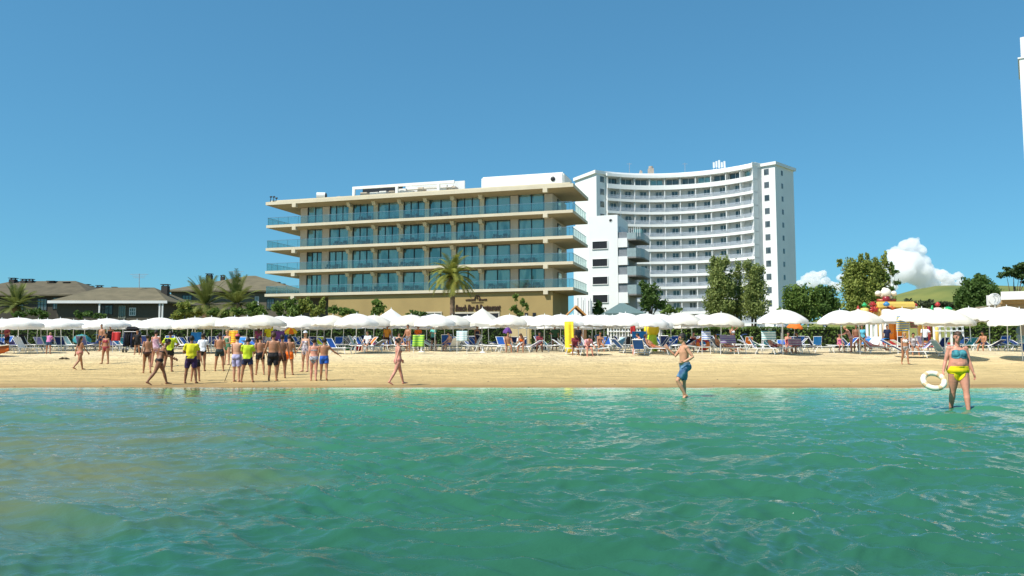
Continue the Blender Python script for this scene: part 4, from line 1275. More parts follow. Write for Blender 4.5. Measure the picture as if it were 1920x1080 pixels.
def palm(label, px, Y, y_crown, y_base, spread, nfr, seed, trunk_r=.22, droop=1.0, wide=1.0, lm=None, name="palm_tree"):
    rr = random.Random(seed)
    base = at(px, y_base, Y); gz = G(0, Y)
    c = at(px, y_crown, Y)
    t = thing(name, label, "palm", (base.x, Y, gz))
    zc = c.z - gz
    tr = MB()
    n = 26
    pts = []; rad = []
    for i in range(n + 1):
        f = i / n
        pts.append((.12 * math.sin(f * 2), .05 * f, (zc - .2) * f))
        rad.append(trunk_r * (1.15 - .15 * f) * (1.08 if i % 2 else .97))
    tr.tube(pts, rad, 10)
    tr.ball((.1, .05, zc - .35), (trunk_r * 1.7, trunk_r * 1.7, .55), 10, 8)
    tr.build("trunk", mat("palm_trunk", (.20, .135, .085), .95, bump=.7, bscale=8, stretch=(1, 1, 2)), t)
    mb = MB()
    S = Y / F
    Lf = spread * S
    cx, cy = pts[-1][0], pts[-1][1]
    for k in range(nfr):
        az = 2 * math.pi * k / nfr * 1.0 + rr.uniform(-.25, .25) + (k % 3) * .4
        el = R(rr.choice([78, 62, 48, 35, 20, 8, -8]) + rr.uniform(-8, 8))
        L_ = Lf * rr.uniform(.85, 1.1)
        p = Vector((cx, cy, zc)); d = Vector((math.cos(az) * math.cos(el), math.sin(az) * math.cos(el), math.sin(el)))
        m = 14
        side = Vector((-math.sin(az), math.cos(az), 0))
        spine = [p.copy()]
        for i in range(m):
            d.z -= droop * .105 * (0.35 + i / m)
            d.normalize()
            p = p + d * (L_ / m)
            spine.append(p.copy())
        mb.tube(spine, [.035 * (1 - .8 * i / m) for i in range(m + 1)], 4)
        for i in range(2, m + 1):
            for h in (0, .5):
                q = spine[i - 1].lerp(spine[i], h)
                dd = (spine[i] - spine[i - 1]).normalized()
                f = (i + h) / m
                ll = .50 * wide * math.sin(min(1, f * 1.05) * 2.6) ** .7 if f < .97 else .2
                ll = max(.16, ll) * rr.uniform(.85, 1.15) * (Lf / 2.8)
                nrm = dd.cross(side).normalized()
                for s in (-1, 1):
                    e = (side * s * .75 + dd * .65 - Vector((0, 0, .28)) + nrm * .15).normalized() * ll
                    w = dd * .046
                    v0 = len(mb.v)
                    mb.v += [tuple(q - w), tuple(q + w), tuple(q + e * .6 + w * .7), tuple(q + e), tuple(q + e * .6 - w * .7)]
                    mb.f.append((v0, v0 + 1, v0 + 2, v0 + 3, v0 + 4))
    mb.build("crown", lm, t)
PALM_Y = leaf_mat("palm_frond", (.33, .33, .06), (.15, .18, .035), 1.2, .3)
PALM_D = leaf_mat("palm_frond_dark", (.25, .28, .07), (.11, .14, .035), 1.0, .3)
palm("tall date palm with a full drooping crown before the lettered ochre wall", 846, 82, 521, 640, 56, 64, 1, .24, 1.55, 1.0, PALM_Y)
palm("short bushy palm with grey fronds before the white eaved house", 382, 88, 572, 640, 62, 44, 2, .34, .72, .85, PALM_D)
palm("short bushy palm with arching fronds below the pitched tan roof", 440, 86, 570, 640, 62, 46, 3, .34, .80, .85, PALM_D)
palm("dark palm in the shade of the long dark house", 26, 98, 574, 640, 46, 50, 4, .30, .7, 1.1, PALM_D)
# ------------------------------------------------------------------ parasols
def fabric(name, c, tr=.35):
    return mat(name, c, .85, var=.03, scale=1.2, bump=.05, bscale=20, translucent=tr, spec=.1)
PARASOL_W = fabric("white_parasol_cloth", (.88, .87, .84), .30)
PARASOL_C = mat("cream_parasol_cloth", (.80, .77, .69), .85, var=.06, scale=.9, bump=.05, bscale=20, translucent=.3, spec=.1)
POLE_W = mat("white_pole", (.78, .78, .76), .4)
def zone(px):
    for lim, s in ((95, "before the long dark house"), (310, "before the white eaved house"), (485, "before the bushy palms"), (640, "by the hotel's end shrubs"), (790, "by the blank ochre wall"),
                   (960, "before the brown hotel lettering"), (1090, "before the hotel's right corner"), (1215, "before the pavilion roof"), (1320, "before the curved hotel's base"), (1420, "before the feathery trees"),
                   (1540, "before the round dark tree"), (1650, "before the tall pale tree"), (1745, "before the bouncy castle"), (1840, "by the inflatable slide"), (1990, "before the beach restaurant")):
        if px < lim: return s
    return "at the picture's edge"
ORD = ["leftmost", "second from left", "third from left", "fourth from left", "fifth from left", "sixth from left", "seventh from left", "eighth from left", "ninth from left", "tenth from left", "eleventh from left", "twelfth from left"]
NUM = ["", "", "two", "three", "four", "five", "six", "seven", "eight", "nine", "ten", "eleven", "twelve", "thirteen"]
def place_word(k, n):
    if n == 1: return "only one"
    if k == 0: return "leftmost"
    if k == n - 1: return "rightmost"
    return ORD[k]
def canopy_mesh(Rad, rise, val, seg=8, peak=False, vary=0):
    mb = MB(); rr = random.Random(vary)
    sub = 4
    n = seg * sub
    rings = [0, .12, .3, .5, .7, .86, 1.0]
    vs = []; fs = []
    vs.append((0, 0, rise))
    for r in rings[1:]:
        for j in range(n):
            a = 2 * math.pi * j / n
            f = (j % sub) / sub
            sag = math.sin(math.pi * f)
            if peak: zz = rise * (1 - r) ** 1.25
            else: zz = rise * (1 - r ** 1.9)
            rad = Rad * r * (1 - .055 * sag * r)
            zz -= sag * .045 * r
            vs.append((rad * math.cos(a), rad * math.sin(a), zz))
    for j in range(n): fs.append((0, 1 + j, 1 + (j + 1) % n))
    for i in range(len(rings) - 2):
        for j in range(n):
            a = 1 + i * n + j; b = 1 + i * n + (j + 1) % n
            fs.append((a, a + n, b + n, b))
    base = 1 + (len(rings) - 2) * n
    k0 = len(vs)
    for j in range(n):
        x, y, zz = vs[base + j]
        f = (j % sub) / sub
        vs.append((x * 1.005, y * 1.005, zz - val * (.85 + .15 * abs(math.sin(math.pi * f * 2))) + rr.uniform(-.015, .015)))
    for j in range(n):
        a = base + j; b = base + (j + 1) % n
        fs.append((a, k0 + j, k0 + (j + 1) % n, b))
    mb.add(vs, fs)
    return mb
def parasol_proto(Rad, H, rise, val, peak, name="beach_parasol", cloth=None):
    t = thing(name, "proto", "parasol")
    MB_ = canopy_mesh(Rad, rise, val, 8, peak, 3)
    for i, v in enumerate(MB_.v): MB_.v[i] = (v[0], v[1], v[2] + H - rise)
    c = MB_.build("canopy", cloth or PARASOL_W, t, not peak)
    MB().tube([(0, 0, -.25), (0, 0, H - .03)], .024, 8).build("pole", POLE_W, t)
    MB().tube([(0, 0, H - .02), (0, 0, H + .10)], [.03, .012], 8).build("finial", POLE_W, t)
    r = MB()
    for k in range(8):
        a = 2 * math.pi * k / 8
        r.tube([(.03 * math.cos(a), .03 * math.sin(a), H - rise - .05), (Rad * .55 * math.cos(a), Rad * .55 * math.sin(a), H - rise * .42 - (.12 if not peak else .25 * rise))], .008, 4)
    r.build("rib_frame", POLE_W, t)
    note_children(t)
    return t
DOME = parasol_proto(1.36, 2.50, .60, .17, False)
FLAT = parasol_proto(1.46, 2.16, .46, .16, False)
MID = parasol_proto(1.40, 2.42, .58, .18, False)
PEAK = parasol_proto(1.85, 2.95, 1.05, .22, True)
# (centre, apex) in the photograph; the rows follow from the apex heights
PARS = [(6, 597.5), (37, 595.5), (70, 598.5), (90, 598.5), (118, 597), (160, 600), (203, 597), (255, 600), (300, 595.5), (352, 598), (368, 595.5), (398, 594.5), (437, 594), (462, 593.5), (493, 590.5), (527, 592.5),
        (545, 594), (567, 592), (594, 594), (620, 591), (668, 588), (700, 591), (770, 590), (800, 592), (816, 589), (852, 591), (880, 592), (955, 590), (988, 592), (1020, 590), (1050, 589.5), (1076, 590), (1108, 590), (1131, 590),
        (1150, 591), (1172, 587), (1210, 588), (1238, 588.5), (1278, 586), (1318, 589), (1350, 586.5), (1466, 580.5), (1578, 581.5), (1610, 581.5), (1690, 578), (1728, 577.5), (1768, 579.5), (1818, 576.5), (1852, 576), (1886, 574.5), (1913, 579)]
DPTH = {1466: 46, 1578: 47.5, 1610: 46.5, 1690: 47, 1728: 46.5, 1768: 43.5, 1818: 53, 1852: 52.5, 1886: 50, 1913: 43, 1350: 47, 1278: 49.5}
parasols = []
pr = random.Random(31)
first = {}
PARS += [((PARS[i][0] + PARS[i + 1][0]) // 2, -1) for i in range(len(PARS) - 1) if PARS[i + 1][0] < 1330]
def place_parasol(px, py, peak):
    src, H = (PEAK, 2.95) if peak else ((FLAT, 2.16) if px < 520 else ((MID, 2.42) if px < 1420 else (DOME, 2.50)))
    far = py < 0
    if far: py = 600 - (px > 600) * 3
    if px in DPTH:
        Y = DPTH[px]
    else:
        Y = 60
        for _ in range(30):
            Y = (prof(Y) + H - EYE) * F / (650 - py) * 1.0
            Y = max(47.5, min(66, Y))
        if far: Y = pr.uniform(58, 64)
    p = at(px, py, Y)
    g = G(p.x, Y)
    o = src if src.name not in first else copy_tree(src)
    first[src.name] = 1
    s = max(.9, min(1.25, (p.z - g) / H)) if px in DPTH else 1.0
    o.location = (p.x, Y, p.z - H * s if px in DPTH else g)
    o.location.z = min(o.location.z, g + .02)
    o.scale = (s, s, (p.z - o.location.z) / H)
    o.rotation_euler = (pr.uniform(-.05, .05), pr.uniform(-.06, .06), pr.uniform(0, .8))
    if pr.random() < .4:
        for ch in o.children:
            if ch.name.startswith("canopy"):
                ch.material_slots[0].link = 'OBJECT'; ch.material_slots[0].material = PARASOL_C
    parasols.append((o, px, Y, peak))
for px, py in PARS: place_parasol(px, py, False)
for px, py in ((733, 578.5), (903, 577.5)): place_parasol(px, py, True)
byz = {}
for q in parasols: byz.setdefault((zone(q[1]), q[3]), []).append(q)
for (zn, pk), L_ in byz.items():
    L_.sort(key=lambda q: q[1])
    for k, q in enumerate(L_):
        if pk: tag(q[0], "white parasol with a steep pointed peak " + zn, "parasol")
        else:
            tag(q[0], "domed parasol %s, %s of %s" % (zn, place_word(k, len(L_)), NUM[len(L_)]) if len(L_) > 1 else "single white domed parasol standing " + zn, "parasol", "white domed parasols in rows on the beach")

# ------------------------------------------------------------------ sun loungers and chairs
CL = {"navy": (.012, .03, .13), "blue": (.02, .11, .42), "bright blue": (.02, .22, .60), "teal": (.03, .26, .30), "white": (.78, .78, .76), "dark": (.02, .024, .035), "pale aqua": (.35, .56, .58), "purple": (.14, .05, .24),
      "orange": (.75, .18, .02), "plum": (.22, .03, .12), "lime": (.45, .62, .03), "red": (.5, .03, .03), "green": (.04, .26, .07), "yellow": (.85, .62, .03), "lilac": (.38, .34, .62), "grey": (.30, .31, .33), "pink": (.72, .20, .30)}
def cloth(n): return mat("lounger_cloth_" + n.replace(" ", "_"), CL[n], .8, var=.15, scale=3, translucent=.12)
FRAMEW = mat("white_tube", (.80, .80, .79), .35)
LOUNGE = {}
def lounger_proto(color, back, hood):
    key = (color, back, hood)
    if key in LOUNGE: return LOUNGE[key], False
    t = thing("sun_lounger", "proto", "sun lounger")
    Lb = 1.22; bl = .72; W = .31; h = .36
    a = R(back)
    ca, sa = math.cos(a), math.sin(a)
    f = MB()
    for s in (-1, 1):
        f.tube([(s * W, -.62, h), (s * W, .62, h)], .024, 6)
        f.tube([(s * W, .60, h), (s * W, .60 + bl * ca, h + bl * sa)], .024, 6)
    f.tube([(-W, -.62, h), (W, -.62, h)], .024, 6); f.tube([(-W, .62 + bl * ca, h + bl * sa), (W, .62 + bl * ca, h + bl * sa)], .024, 6)
    f.tube([(-W, .55, .12), (W, .55, .12)], .018, 6)
    f.build("frame", FRAMEW, t)
    for s in (-1, 1):
        MB().tube([(s * W, -.45, h - .02), (s * W, -.55, 0)], .02, 6).build("leg", FRAMEW, t)
        MB().tube([(s * W, .42, h - .02), (s * W, .58, 0)], .02, 6).build("leg", FRAMEW, t)
    m = MB(); n = 8
    for i in range(n):
        y0 = -.60 + 1.2 * i / n; y1 = -.60 + 1.2 * (i + 1) / n
        d0 = -.03 * math.sin(math.pi * i / n); d1 = -.03 * math.sin(math.pi * (i + 1) / n)
        m.add([(-W + .02, y0, h + .01 + d0), (W - .02, y0, h + .01 + d0), (W - .02, y1, h + .01 + d1), (-W + .02, y1, h + .01 + d1), (-W + .02, y0, h - .012 + d0), (W - .02, y0, h - .012 + d0), (W - .02, y1, h - .012 + d1), (-W + .02, y1, h - .012 + d1)],
              [(0, 1, 2, 3), (7, 6, 5, 4), (0, 3, 7, 4), (1, 5, 6, 2)] + ([(0, 4, 5, 1)] if i == 0 else []) + ([(3, 2, 6, 7)] if i == n - 1 else []))
    m.build("seat_cloth", cloth(color), t)
    m = MB()
    nx, nz = -sa, ca
    P = lambda d, o: (.62 + d * ca - o * sa, h + d * sa + o * ca)
    q0, q1, q2, q3 = P(.02, .012), P(bl - .03, .012), P(bl - .03, -.012), P(.02, -.012)
    m.add([(s * (W - .02), q[0], q[1]) for q in (q0, q1, q2, q3) for s in (-1, 1)], [(0, 1, 3, 2), (2, 3, 5, 4), (4, 5, 7, 6), (6, 7, 1, 0), (0, 2, 4, 6), (1, 7, 5, 3)])
    m.build("backrest", cloth(color), t)
    if hood:
        m = MB()
        e = P(bl, 0); dy, dz = -.42, .12
        m.add([(s * W, e[0] + f * dy, e[1] + f * dz + (.05 * math.sin(f * 3.1)) - o) for f in (0, .5, 1) for o in (0, .02) for s in (-1, 1)],
              [(0, 1, 5, 4), (4, 5, 9, 8), (2, 6, 7, 3), (6, 10, 11, 7), (0, 4, 6, 2), (4, 8, 10, 6), (1, 3, 7, 5), (5, 7, 11, 9), (0, 2, 3, 1), (8, 9, 11, 10)])
        m.build("sun_hood", cloth(color), t)
    note_children(t)
    LOUNGE[key] = t
    return t, True
loungers = []
def lounger(x, Y, yaw, color="blue", back=40, hood=False, tilt=0.0, zup=0.0):
    t, new = lounger_proto(color, back, hood)
    o = t if new else copy_tree(t)
    o.location = (x, Y, G(x, Y) + zup)
    o.rotation_euler = (tilt, 0, yaw)
    px = 960 + F * x / Y
    loungers.append((o, px, Y, color, back, hood))
    return o
def spot(px, py):
    """where a thing of the crowded rows stands: its foot pixel on the sand, no deeper than the rows reach"""
    p = ground_px(px, py)
    Y = min(p.y, 49.5 + (659 - py) * .9) if py < 659 else p.y
    x = at(px, py, Y).x
    return Vector((x, Y, G(x, Y)))
def lounger_px(px, py, yaw_deg, color="blue", back=40, hood=False):
    p = spot(px, py)
    return lounger(p.x, p.y, R(yaw_deg), color, back, hood)
CHAIRS = {}
chairs = []
def chair_proto(color):
    if color in CHAIRS: return CHAIRS[color], False
    t = thing("beach_chair", "proto", "beach chair")
    f = MB(); W = .30
    for s in (-1, 1):
        f.tube([(s * W, -.30, 0), (s * W, .05, .36), (s * W, .34, .98)], .02, 6)
        f.tube([(s * W, .34, 0), (s * W, -.02, .34), (s * W, -.28, .36)], .02, 6)
        f.tube([(s * W, -.26, .60), (s * W, .20, .60)], .025, 6)
        f.tube([(s * W, -.26, .60), (s * W, -.20, .36)], .018, 6)
    f.tube([(-W, .34, .98), (W, .34, .98)], .02, 6); f.tube([(-W, -.28, .36), (W, -.28, .36)], .02, 6)
    f.build("frame", FRAMEW, t)
    MB().add([(-W + .01, -.27, .37), (W - .01, -.27, .37), (W - .01, .06, .35), (-W + .01, .06, .35), (-W + .01, -.27, .345), (W - .01, -.27, .345), (W - .01, .06, .325), (-W + .01, .06, .325)], [(0, 1, 2, 3), (7, 6, 5, 4), (0, 4, 5, 1), (1, 5, 6, 2), (2, 6, 7, 3), (3, 7, 4, 0)])
    m = MB(); m.add([(-W + .01, -.27, .37), (W - .01, -.27, .37), (W - .01, .06, .35), (-W + .01, .06, .35), (-W + .01, -.27, .345), (W - .01, -.27, .345), (W - .01, .06, .325), (-W + .01, .06, .325)], [(0, 1, 2, 3), (7, 6, 5, 4), (0, 4, 5, 1), (1, 5, 6, 2), (2, 6, 7, 3), (3, 7, 4, 0)])
    m.build("seat", cloth(color), t)
    m = MB(); m.add([(-W + .01, .075, .38), (W - .01, .075, .38), (W - .01, .33, .96), (-W + .01, .33, .96), (-W + .01, .10, .37), (W - .01, .10, .37), (W - .01, .355, .95), (-W + .01, .355, .95)], [(3, 2, 1, 0), (4, 5, 6, 7), (1, 5, 4, 0), (2, 6, 5, 1), (3, 7, 6, 2), (0, 4, 7, 3)])
    m.build("backrest", cloth(color), t)
    note_children(t)
    CHAIRS[color] = t
    return t, True
def chair_px(px, py, yaw_deg, color="blue", s=1.0):
    p = spot(px, py)
    t, new = chair_proto(color)
    o = t if new else copy_tree(t)
    o.location = p; o.rotation_euler = (0, 0, R(yaw_deg)); o.scale = (s, s, s)
    chairs.append((o, px, p.y, color))
    return o
# a lounger under everyone who sits or lies
for k, (sx, sy, sY, syaw, lying) in enumerate([(1100, 660, 45.5, 290, False), (1078, 660, 46.0, 270, False), (1202, 660, 46.0, 160, False), (1222, 660, 46.4, 70, True), (980, 656, 48.5, 250, False), (952, 656, 48.5, 280, False), (1012, 656, 49.0, 265, False), (1125, 655, 50.0, 275, False), (1352, 657, 47.5, 50, True), (1368, 656, 47.2, 30, True), (1450, 659, 46.6, 70, True), (1478, 655, 48.5, 260, False), (1497, 656, 47.4, 210, False), (1634, 655, 47.5, 70, True), (1574, 652, 50.0, 270, False), (750, 650, 51.0, 20, True), (690, 655, 50.0, 250, False), (845, 650, 51.0, 210, False), (1300, 652, 52.0, 280, False), (1845, 648, 51.0, 210, False), (1712, 651, 46.0, 260, False)]):
    q = at(sx, sy, sY); a_ = R(syaw)
    sh_ = .48 if lying else 0
    lounger(q.x + math.sin(a_) * sh_, sY - math.cos(a_) * sh_, a_, ['grey', 'white', 'blue', 'navy', 'lilac', 'pale aqua', 'blue', 'navy'][k % 8], 50 if lying else [6, 30, 45][k % 3])
# named ones at the front, measured in the photograph (yaw 0: back away from the sea, 180: backrest towards the sea)
for a in [(16, 651.5, 60, "blue", 45), (34, 652, 70, "navy", 50), (60, 653, 80, "dark", 60, True), (88, 648, 75, "lilac", 55), (130, 647, 80, "navy", 25), (185, 650, 80, "blue", 8), (172, 644, 90, "lime", 30),
          (222, 655, 60, "grey", 30), (345, 649, 70, "white", 55), (362, 647, 80, "blue", 50), (395, 650, 60, "white", 30), (640, 653, -70, "navy", 62), (705, 648, -60, "blue", 55, True), (676, 657.5, -60, "orange", 50), (719, 656.5, 70, "plum", 42),
          (770, 655, 80, "teal", 45), (800, 651, 60, "blue", 62), (822, 656, 75, "pale aqua", 30), (868, 652, 70, "pale aqua", 50), (950, 653, 80, "lilac", 20), (908, 659.5, 88, "white", 2), (946, 659.5, 88, "grey", 2), (972, 652, 100, "navy", 55),
          (1000, 653, 75, "purple", 50), (1040, 652, 70, "teal", 45), (1072, 659.5, 80, "grey", 35), (1113, 651, 70, "white", 55), (1150, 654, -50, "pale aqua", 50), (1225, 660, -86, "navy", 55), (1203, 648, -20, "bright blue", 58, True), (1275, 649, -70, "blue", 40),
          (1290, 648, -60, "navy", 60), (1300, 647, -60, "navy", 60), (1330, 650, 60, "blue", 50), (1352, 658, 84, "grey", 40), (1385, 653, 80, "purple", 45), (1441, 656.5, 88, "teal", 30), (1480, 656.5, 88, "grey", 30), (1510, 650, 85, "lilac", 30),
          (1590, 655.5, 82, "blue", 4), (1640, 655, 84, "lilac", 12), (1735, 655, 40, "bright blue", 28), (1775, 655.5, 88, "white", 10), (1705, 651, 88, "white", 30), (1800, 642, 150, "blue", 62), (1838, 643, 84, "navy", 42, True), (1868, 648, 84, "blue", 45), (1905, 655, 84, "teal", 15), (1908, 650, 84, "white", 10)]:
    lounger_px(*a)
for a in [(585, 646, 200, "navy"), (600, 642, 190, "lime"), (838, 656.5, 178, "blue", 1.1), (888, 651, 150, "navy"), (960, 646, 200, "navy"), (1060, 646, 190, "blue"), (1248, 656, 150, "navy", 1.05), (1262, 648, 200, "blue"), (1180, 648, 180, "dark"), (1403, 641, 180, "orange"),
          (1322, 647, 190, "bright blue"), (1532, 646.5, 170, "bright blue"), (1135, 645, 190, "lilac"), (1500, 648, 170, "blue"), (1690, 644, 160, "dark"), (497, 646, 180, "lilac"), (520, 645, 190, "purple"), (655, 644, 180, "grey"), (1440, 648, 170, "teal", 1.1), (1720, 647, 180, "lilac")]:
    chair_px(*a)
# the rest stand in pairs under the parasols
lr = random.Random(77)
pal = ["blue"] * 5 + ["navy"] * 4 + ["bright blue", "teal", "white", "pale aqua", "lilac", "dark"]
for (o, px, Y, pk) in parasols:
    for s in (-1, 1):
        if lr.random() < .80:
            x = o.location.x + s * lr.uniform(.75, 1.15); yy = Y + lr.uniform(-.3, 1.3)
            clash = any(abs(l[0].location.x - x) < .85 and abs(l[0].location.y - yy) < 1.2 for l in loungers)
            if clash: continue
            lounger(x, yy, R(lr.choice([70, 85, 95, 60, 100, 80, -70, -85])) + lr.uniform(-.15, .15), lr.choice(pal), lr.choice([8, 30, 45, 55, 62]), lr.random() < .2)
for row, Yr in enumerate((53.5, 57.5, 61.5)):
    x = -40.0
    while x < 42:
        x += lr.uniform(1.1, 2.3)
        px = 960 + F * x / Yr
        if 1530 < px < 1570 or px > 1930 or px < -30 or (px > 1640 and row): continue
        yy = Yr + lr.uniform(-1, 1)
        if any(abs(l[0].location.x - x) < .8 and abs(l[0].location.y - yy) < 1.1 for l in loungers): continue
        lounger(x, yy, R(lr.choice([70, 85, 95, 60, 20, -15, -70, 150, 180])) + lr.uniform(-.15, .15), lr.choice(pal), lr.choice([30, 45, 55, 62]), lr.random() < .25)
def label_group(lst, fn, group, cat):
    d = {}
    for q in lst: d.setdefault(fn(q), []).append(q)
    for desc, L_ in d.items():
        L_.sort(key=lambda q: q[1])
        for k, q in enumerate(L_):
            tag(q[0], desc if len(L_) == 1 else "%s, %s of %s" % (desc, place_word(k, len(L_)), NUM[len(L_)]), cat, group)
def ldesc(q):
    st = "flat " if q[4] < 16 else ("" if q[4] < 50 else "upright ")
    return "%s%s lounger %s%s" % (st, q[3], "with hood " if q[5] else "", zone(q[1]))
label_group(loungers, ldesc, "sun loungers on the beach", "sun lounger")
label_group(chairs, lambda q: "%s folding beach chair with white frame %s" % (q[3], zone(q[1])), "folding chairs on the beach", "beach chair")

# ------------------------------------------------------------------ small coloured things on the sand
def cloth_drape(name, label, cat, px, py, Y, w, h, color, lean=12, col2=None, wave=.05, group=None):
    """a hanging or leaning piece of cloth or foam: slightly waved sheet with thickness"""
    p = at(px, py, Y)
    mb = MB(); n = 9; th = .02
    rr = random.Random(int(px * 7 + py))
    ph = rr.uniform(0, 6)
    F_, B_ = [], []
    for i in range(n):
        for j in range(n):
            x = (i / (n - 1) - .5) * w; zz = (j / (n - 1)) * h
            y = wave * math.sin(x / w * 9 + ph) * (1 - .3 * j / n) + zz * math.tan(R(lean))
            F_.append((x, y, zz)); B_.append((x, y + th, zz))
    fs = []
    for i in range(n - 1):
        for j in range(n - 1):
            a = i * n + j
            fs.append((a, a + n, a + n + 1, a + 1)); b = a + n * n
            fs.append((b + 1, b + n + 1, b + n, b))
    for i in range(n - 1):
        fs.append((i * n, i * n + n * n, (i + 1) * n + n * n, (i + 1) * n)); k = n - 1
        fs.append((i * n + k, (i + 1) * n + k, (i + 1) * n + k + n * n, i * n + k + n * n))
        fs.append((i, i + 1, i + 1 + n * n, i + n * n)); q = (n - 1) * n
        fs.append((q + i, q + i + n * n, q + i + 1 + n * n, q + i + 1))
    mb.add(F_ + B_, fs)
    m = stripes(color, col2) if col2 else cloth(color)
    g = G(p.x, Y); gap = p.z - g
    t = thing(name, label, cat, (p.x, Y, g), 0, group)
    if name == "lilo" and gap > .1 and h > w:
        k = (h + gap - .02) / h
        mb.v = [(v[0], v[1] * k, v[2] * k + .02) for v in mb.v]
        mb.build("air_chambers", m, t, True)
        return t
    mb.v = [(v[0], v[1], v[2] + max(gap, .02)) for v in mb.v]
    mb.build("cloth", m, t, True)
    if gap > .1:
        f = MB(); yt = h * math.tan(R(lean))
        for s_ in (-1, 1):
            f.tube([(s_ * w * .46, yt + .05, 0), (s_ * w * .46, yt + .05, gap + h)], .016, 6)
        f.tube([(-w * .5, yt + .05, gap + h - .01), (w * .5, yt + .05, gap + h - .01)], .018, 6)
        f.build("support_frame", FRAMEW, t)
    return t
def stripes(c1, c2, sc=3.0, ax='Z'):
    nm = "stripe_%s_%s_%s" % (c1, c2, ax)
    if nm in MATS: return MATS[nm]
    m, nt, b = new_mat(nm)
    tc = node(nt, "ShaderNodeTexCoord")
    w = node(nt, "ShaderNodeTexWave", wave_type='BANDS', bands_direction=ax); w.inputs['Scale'].default_value = sc
    nt.links.new(tc.outputs['Object'], w.inputs['Vector'])
    mx = node(nt, "ShaderNodeMix", data_type='RGBA'); mx.inputs['A'].default_value = c4(CL[c1]); mx.inputs['B'].default_value = c4(CL[c2])
    r = node(nt, "ShaderNodeMapRange"); r.inputs[1].default_value = .45; r.inputs[2].default_value = .55
    nt.links.new(w.outputs[0], r.inputs[0]); nt.links.new(r.outputs[0], mx.inputs['Factor']); nt.links.new(mx.outputs['Result'], b.inputs['Base Color'])
    b.inputs['Roughness'].default_value = .85
    MATS[nm] = m
    return m
def sm_parasol(label, px, ytop, ybot, Y, w, c1, c2=None, tilt=(0, 0), h=.35):
    p = at(px, ytop, Y); g = G(p.x, Y); H = p.z - g
    t = thing("small_parasol", label, "parasol", (p.x, Y, g))
    t.rotation_euler = (tilt[0], tilt[1], 0)
    mb = canopy_mesh(w / 2, h, .05, 8, False, int(px))
    mb.v = [(v[0], v[1], v[2] + H - h) for v in mb.v]
    if c2:
        cn = mb.build("canopy", [cloth(c1), cloth(c2)], t, True)
        for pl in cn.data.polygons:
            a = math.atan2(pl.center.y, pl.center.x) % (2 * math.pi)
            pl.material_index = int(a / (2 * math.pi / 8)) % 2
    else: mb.build("canopy", cloth(c1), t, True)
    MB().tube([(0, 0, -.1), (0, 0, H)], .018, 6).build("pole", POLE_W, t)
    return t
sm_parasol("small orange and yellow sun umbrella behind the man in orange shorts", 545, 612, 622, 56, .95, "orange", "yellow", (.3, .1), .3)
sm_parasol("small orange parasol open beneath the lone white parasol", 1484, 603, 617, 50, 1.05, "orange", None, (.1, .1), .35)
sm_parasol("small round grey sunshade beside the orange parasol", 1463, 606, 620, 49, .55, "grey", None, (.12, 0), .14)
sm_parasol("teal shade umbrella lying among the loungers near the dark house", 152, 624, 636, 54, 1.2, "teal", None, (.4, .35), .35)
sm_parasol("pink child's parasol behind the yellow inflatable", 1240, 601, 610, 60, .8, "pink", None, (.1, 0), .25)
sm_parasol("purple wide brimmed sunshade among people before the lettering", 948, 613, 622, 50, .6, "purple", None, (.15, .1), .3)
cloth_drape("beach_flag", "rainbow striped beach flag held upright before the bouncy castle", "flag", 1692, 622, 46, .75, .95, "yellow", -8, "bright blue", .08)
cloth_drape("beach_towel", "pink and green towel hanging beside the rainbow flag", "towel", 1714, 615, 47, .5, .7, "pink", 5, "green", .06)
cloth_drape("lilo", "long yellow air mattress standing tilted between parasols", "air mattress", 1068, 633, 47.5, .55, 1.0, "yellow", 14, None, .03)
cloth_drape("lilo", "blue air mattress leaning behind the sunbathing couple", "air mattress", 1200, 634, 48.5, .95, .42, "bright blue", 20, None, .03)
cloth_drape("beach_towel", "red towel hung up beside the blue air mattress", "towel", 1187, 626, 52, .35, .72, "red", 2, None, .02)
cloth_drape("beach_towel", "teal and white striped towel hanging over the lone parasol's lounger", "towel", 1442, 638, 46.3, .85, .55, "teal", 8, "white", .06)
cloth_drape("beach_towel", "yellow towel hung behind the cap wearing man", "towel", 436, 646, 44.5, .5, .8, "yellow", 6, "orange", .05)
cloth_drape("beach_towel", "bright blue towel drying behind the yellow shirted pair", "towel", 366, 640, 46.5, .6, .55, "bright blue", 15, None, .06)
cloth_drape("beach_towel", "red cloth hanging behind the standing woman", "towel", 217, 639, 48.5, .5, .55, "red", 5, None, .05)
cloth_drape("beach_towel", "pale striped towel drying on a frame by the lettered wall", "towel", 866, 640, 46.5, .65, .62, "pale aqua", 8, "white", .05)
cloth_drape("beach_towel", "purple towel hung behind the bare backed man in black shorts", "towel", 520, 636, 47.5, .8, .5, "purple", 6, None, .05)
cloth_drape("beach_towel", "blue white towel over a chair behind the wading man", "towel", 1325, 638, 46.8, .55, .55, "blue", 10, "white", .04)
cloth_drape("beach_towel", "purple and grey towel heap between the loungers of the seated couple", "towel", 1366, 644, 46.2, .9, .5, "purple", 25, "grey", .1)
cloth_drape("beach_towel", "patterned plum towel on the lounger under the lone parasol", "towel", 1492, 648, 46.2, .8, .42, "plum", 20, "grey", .08)
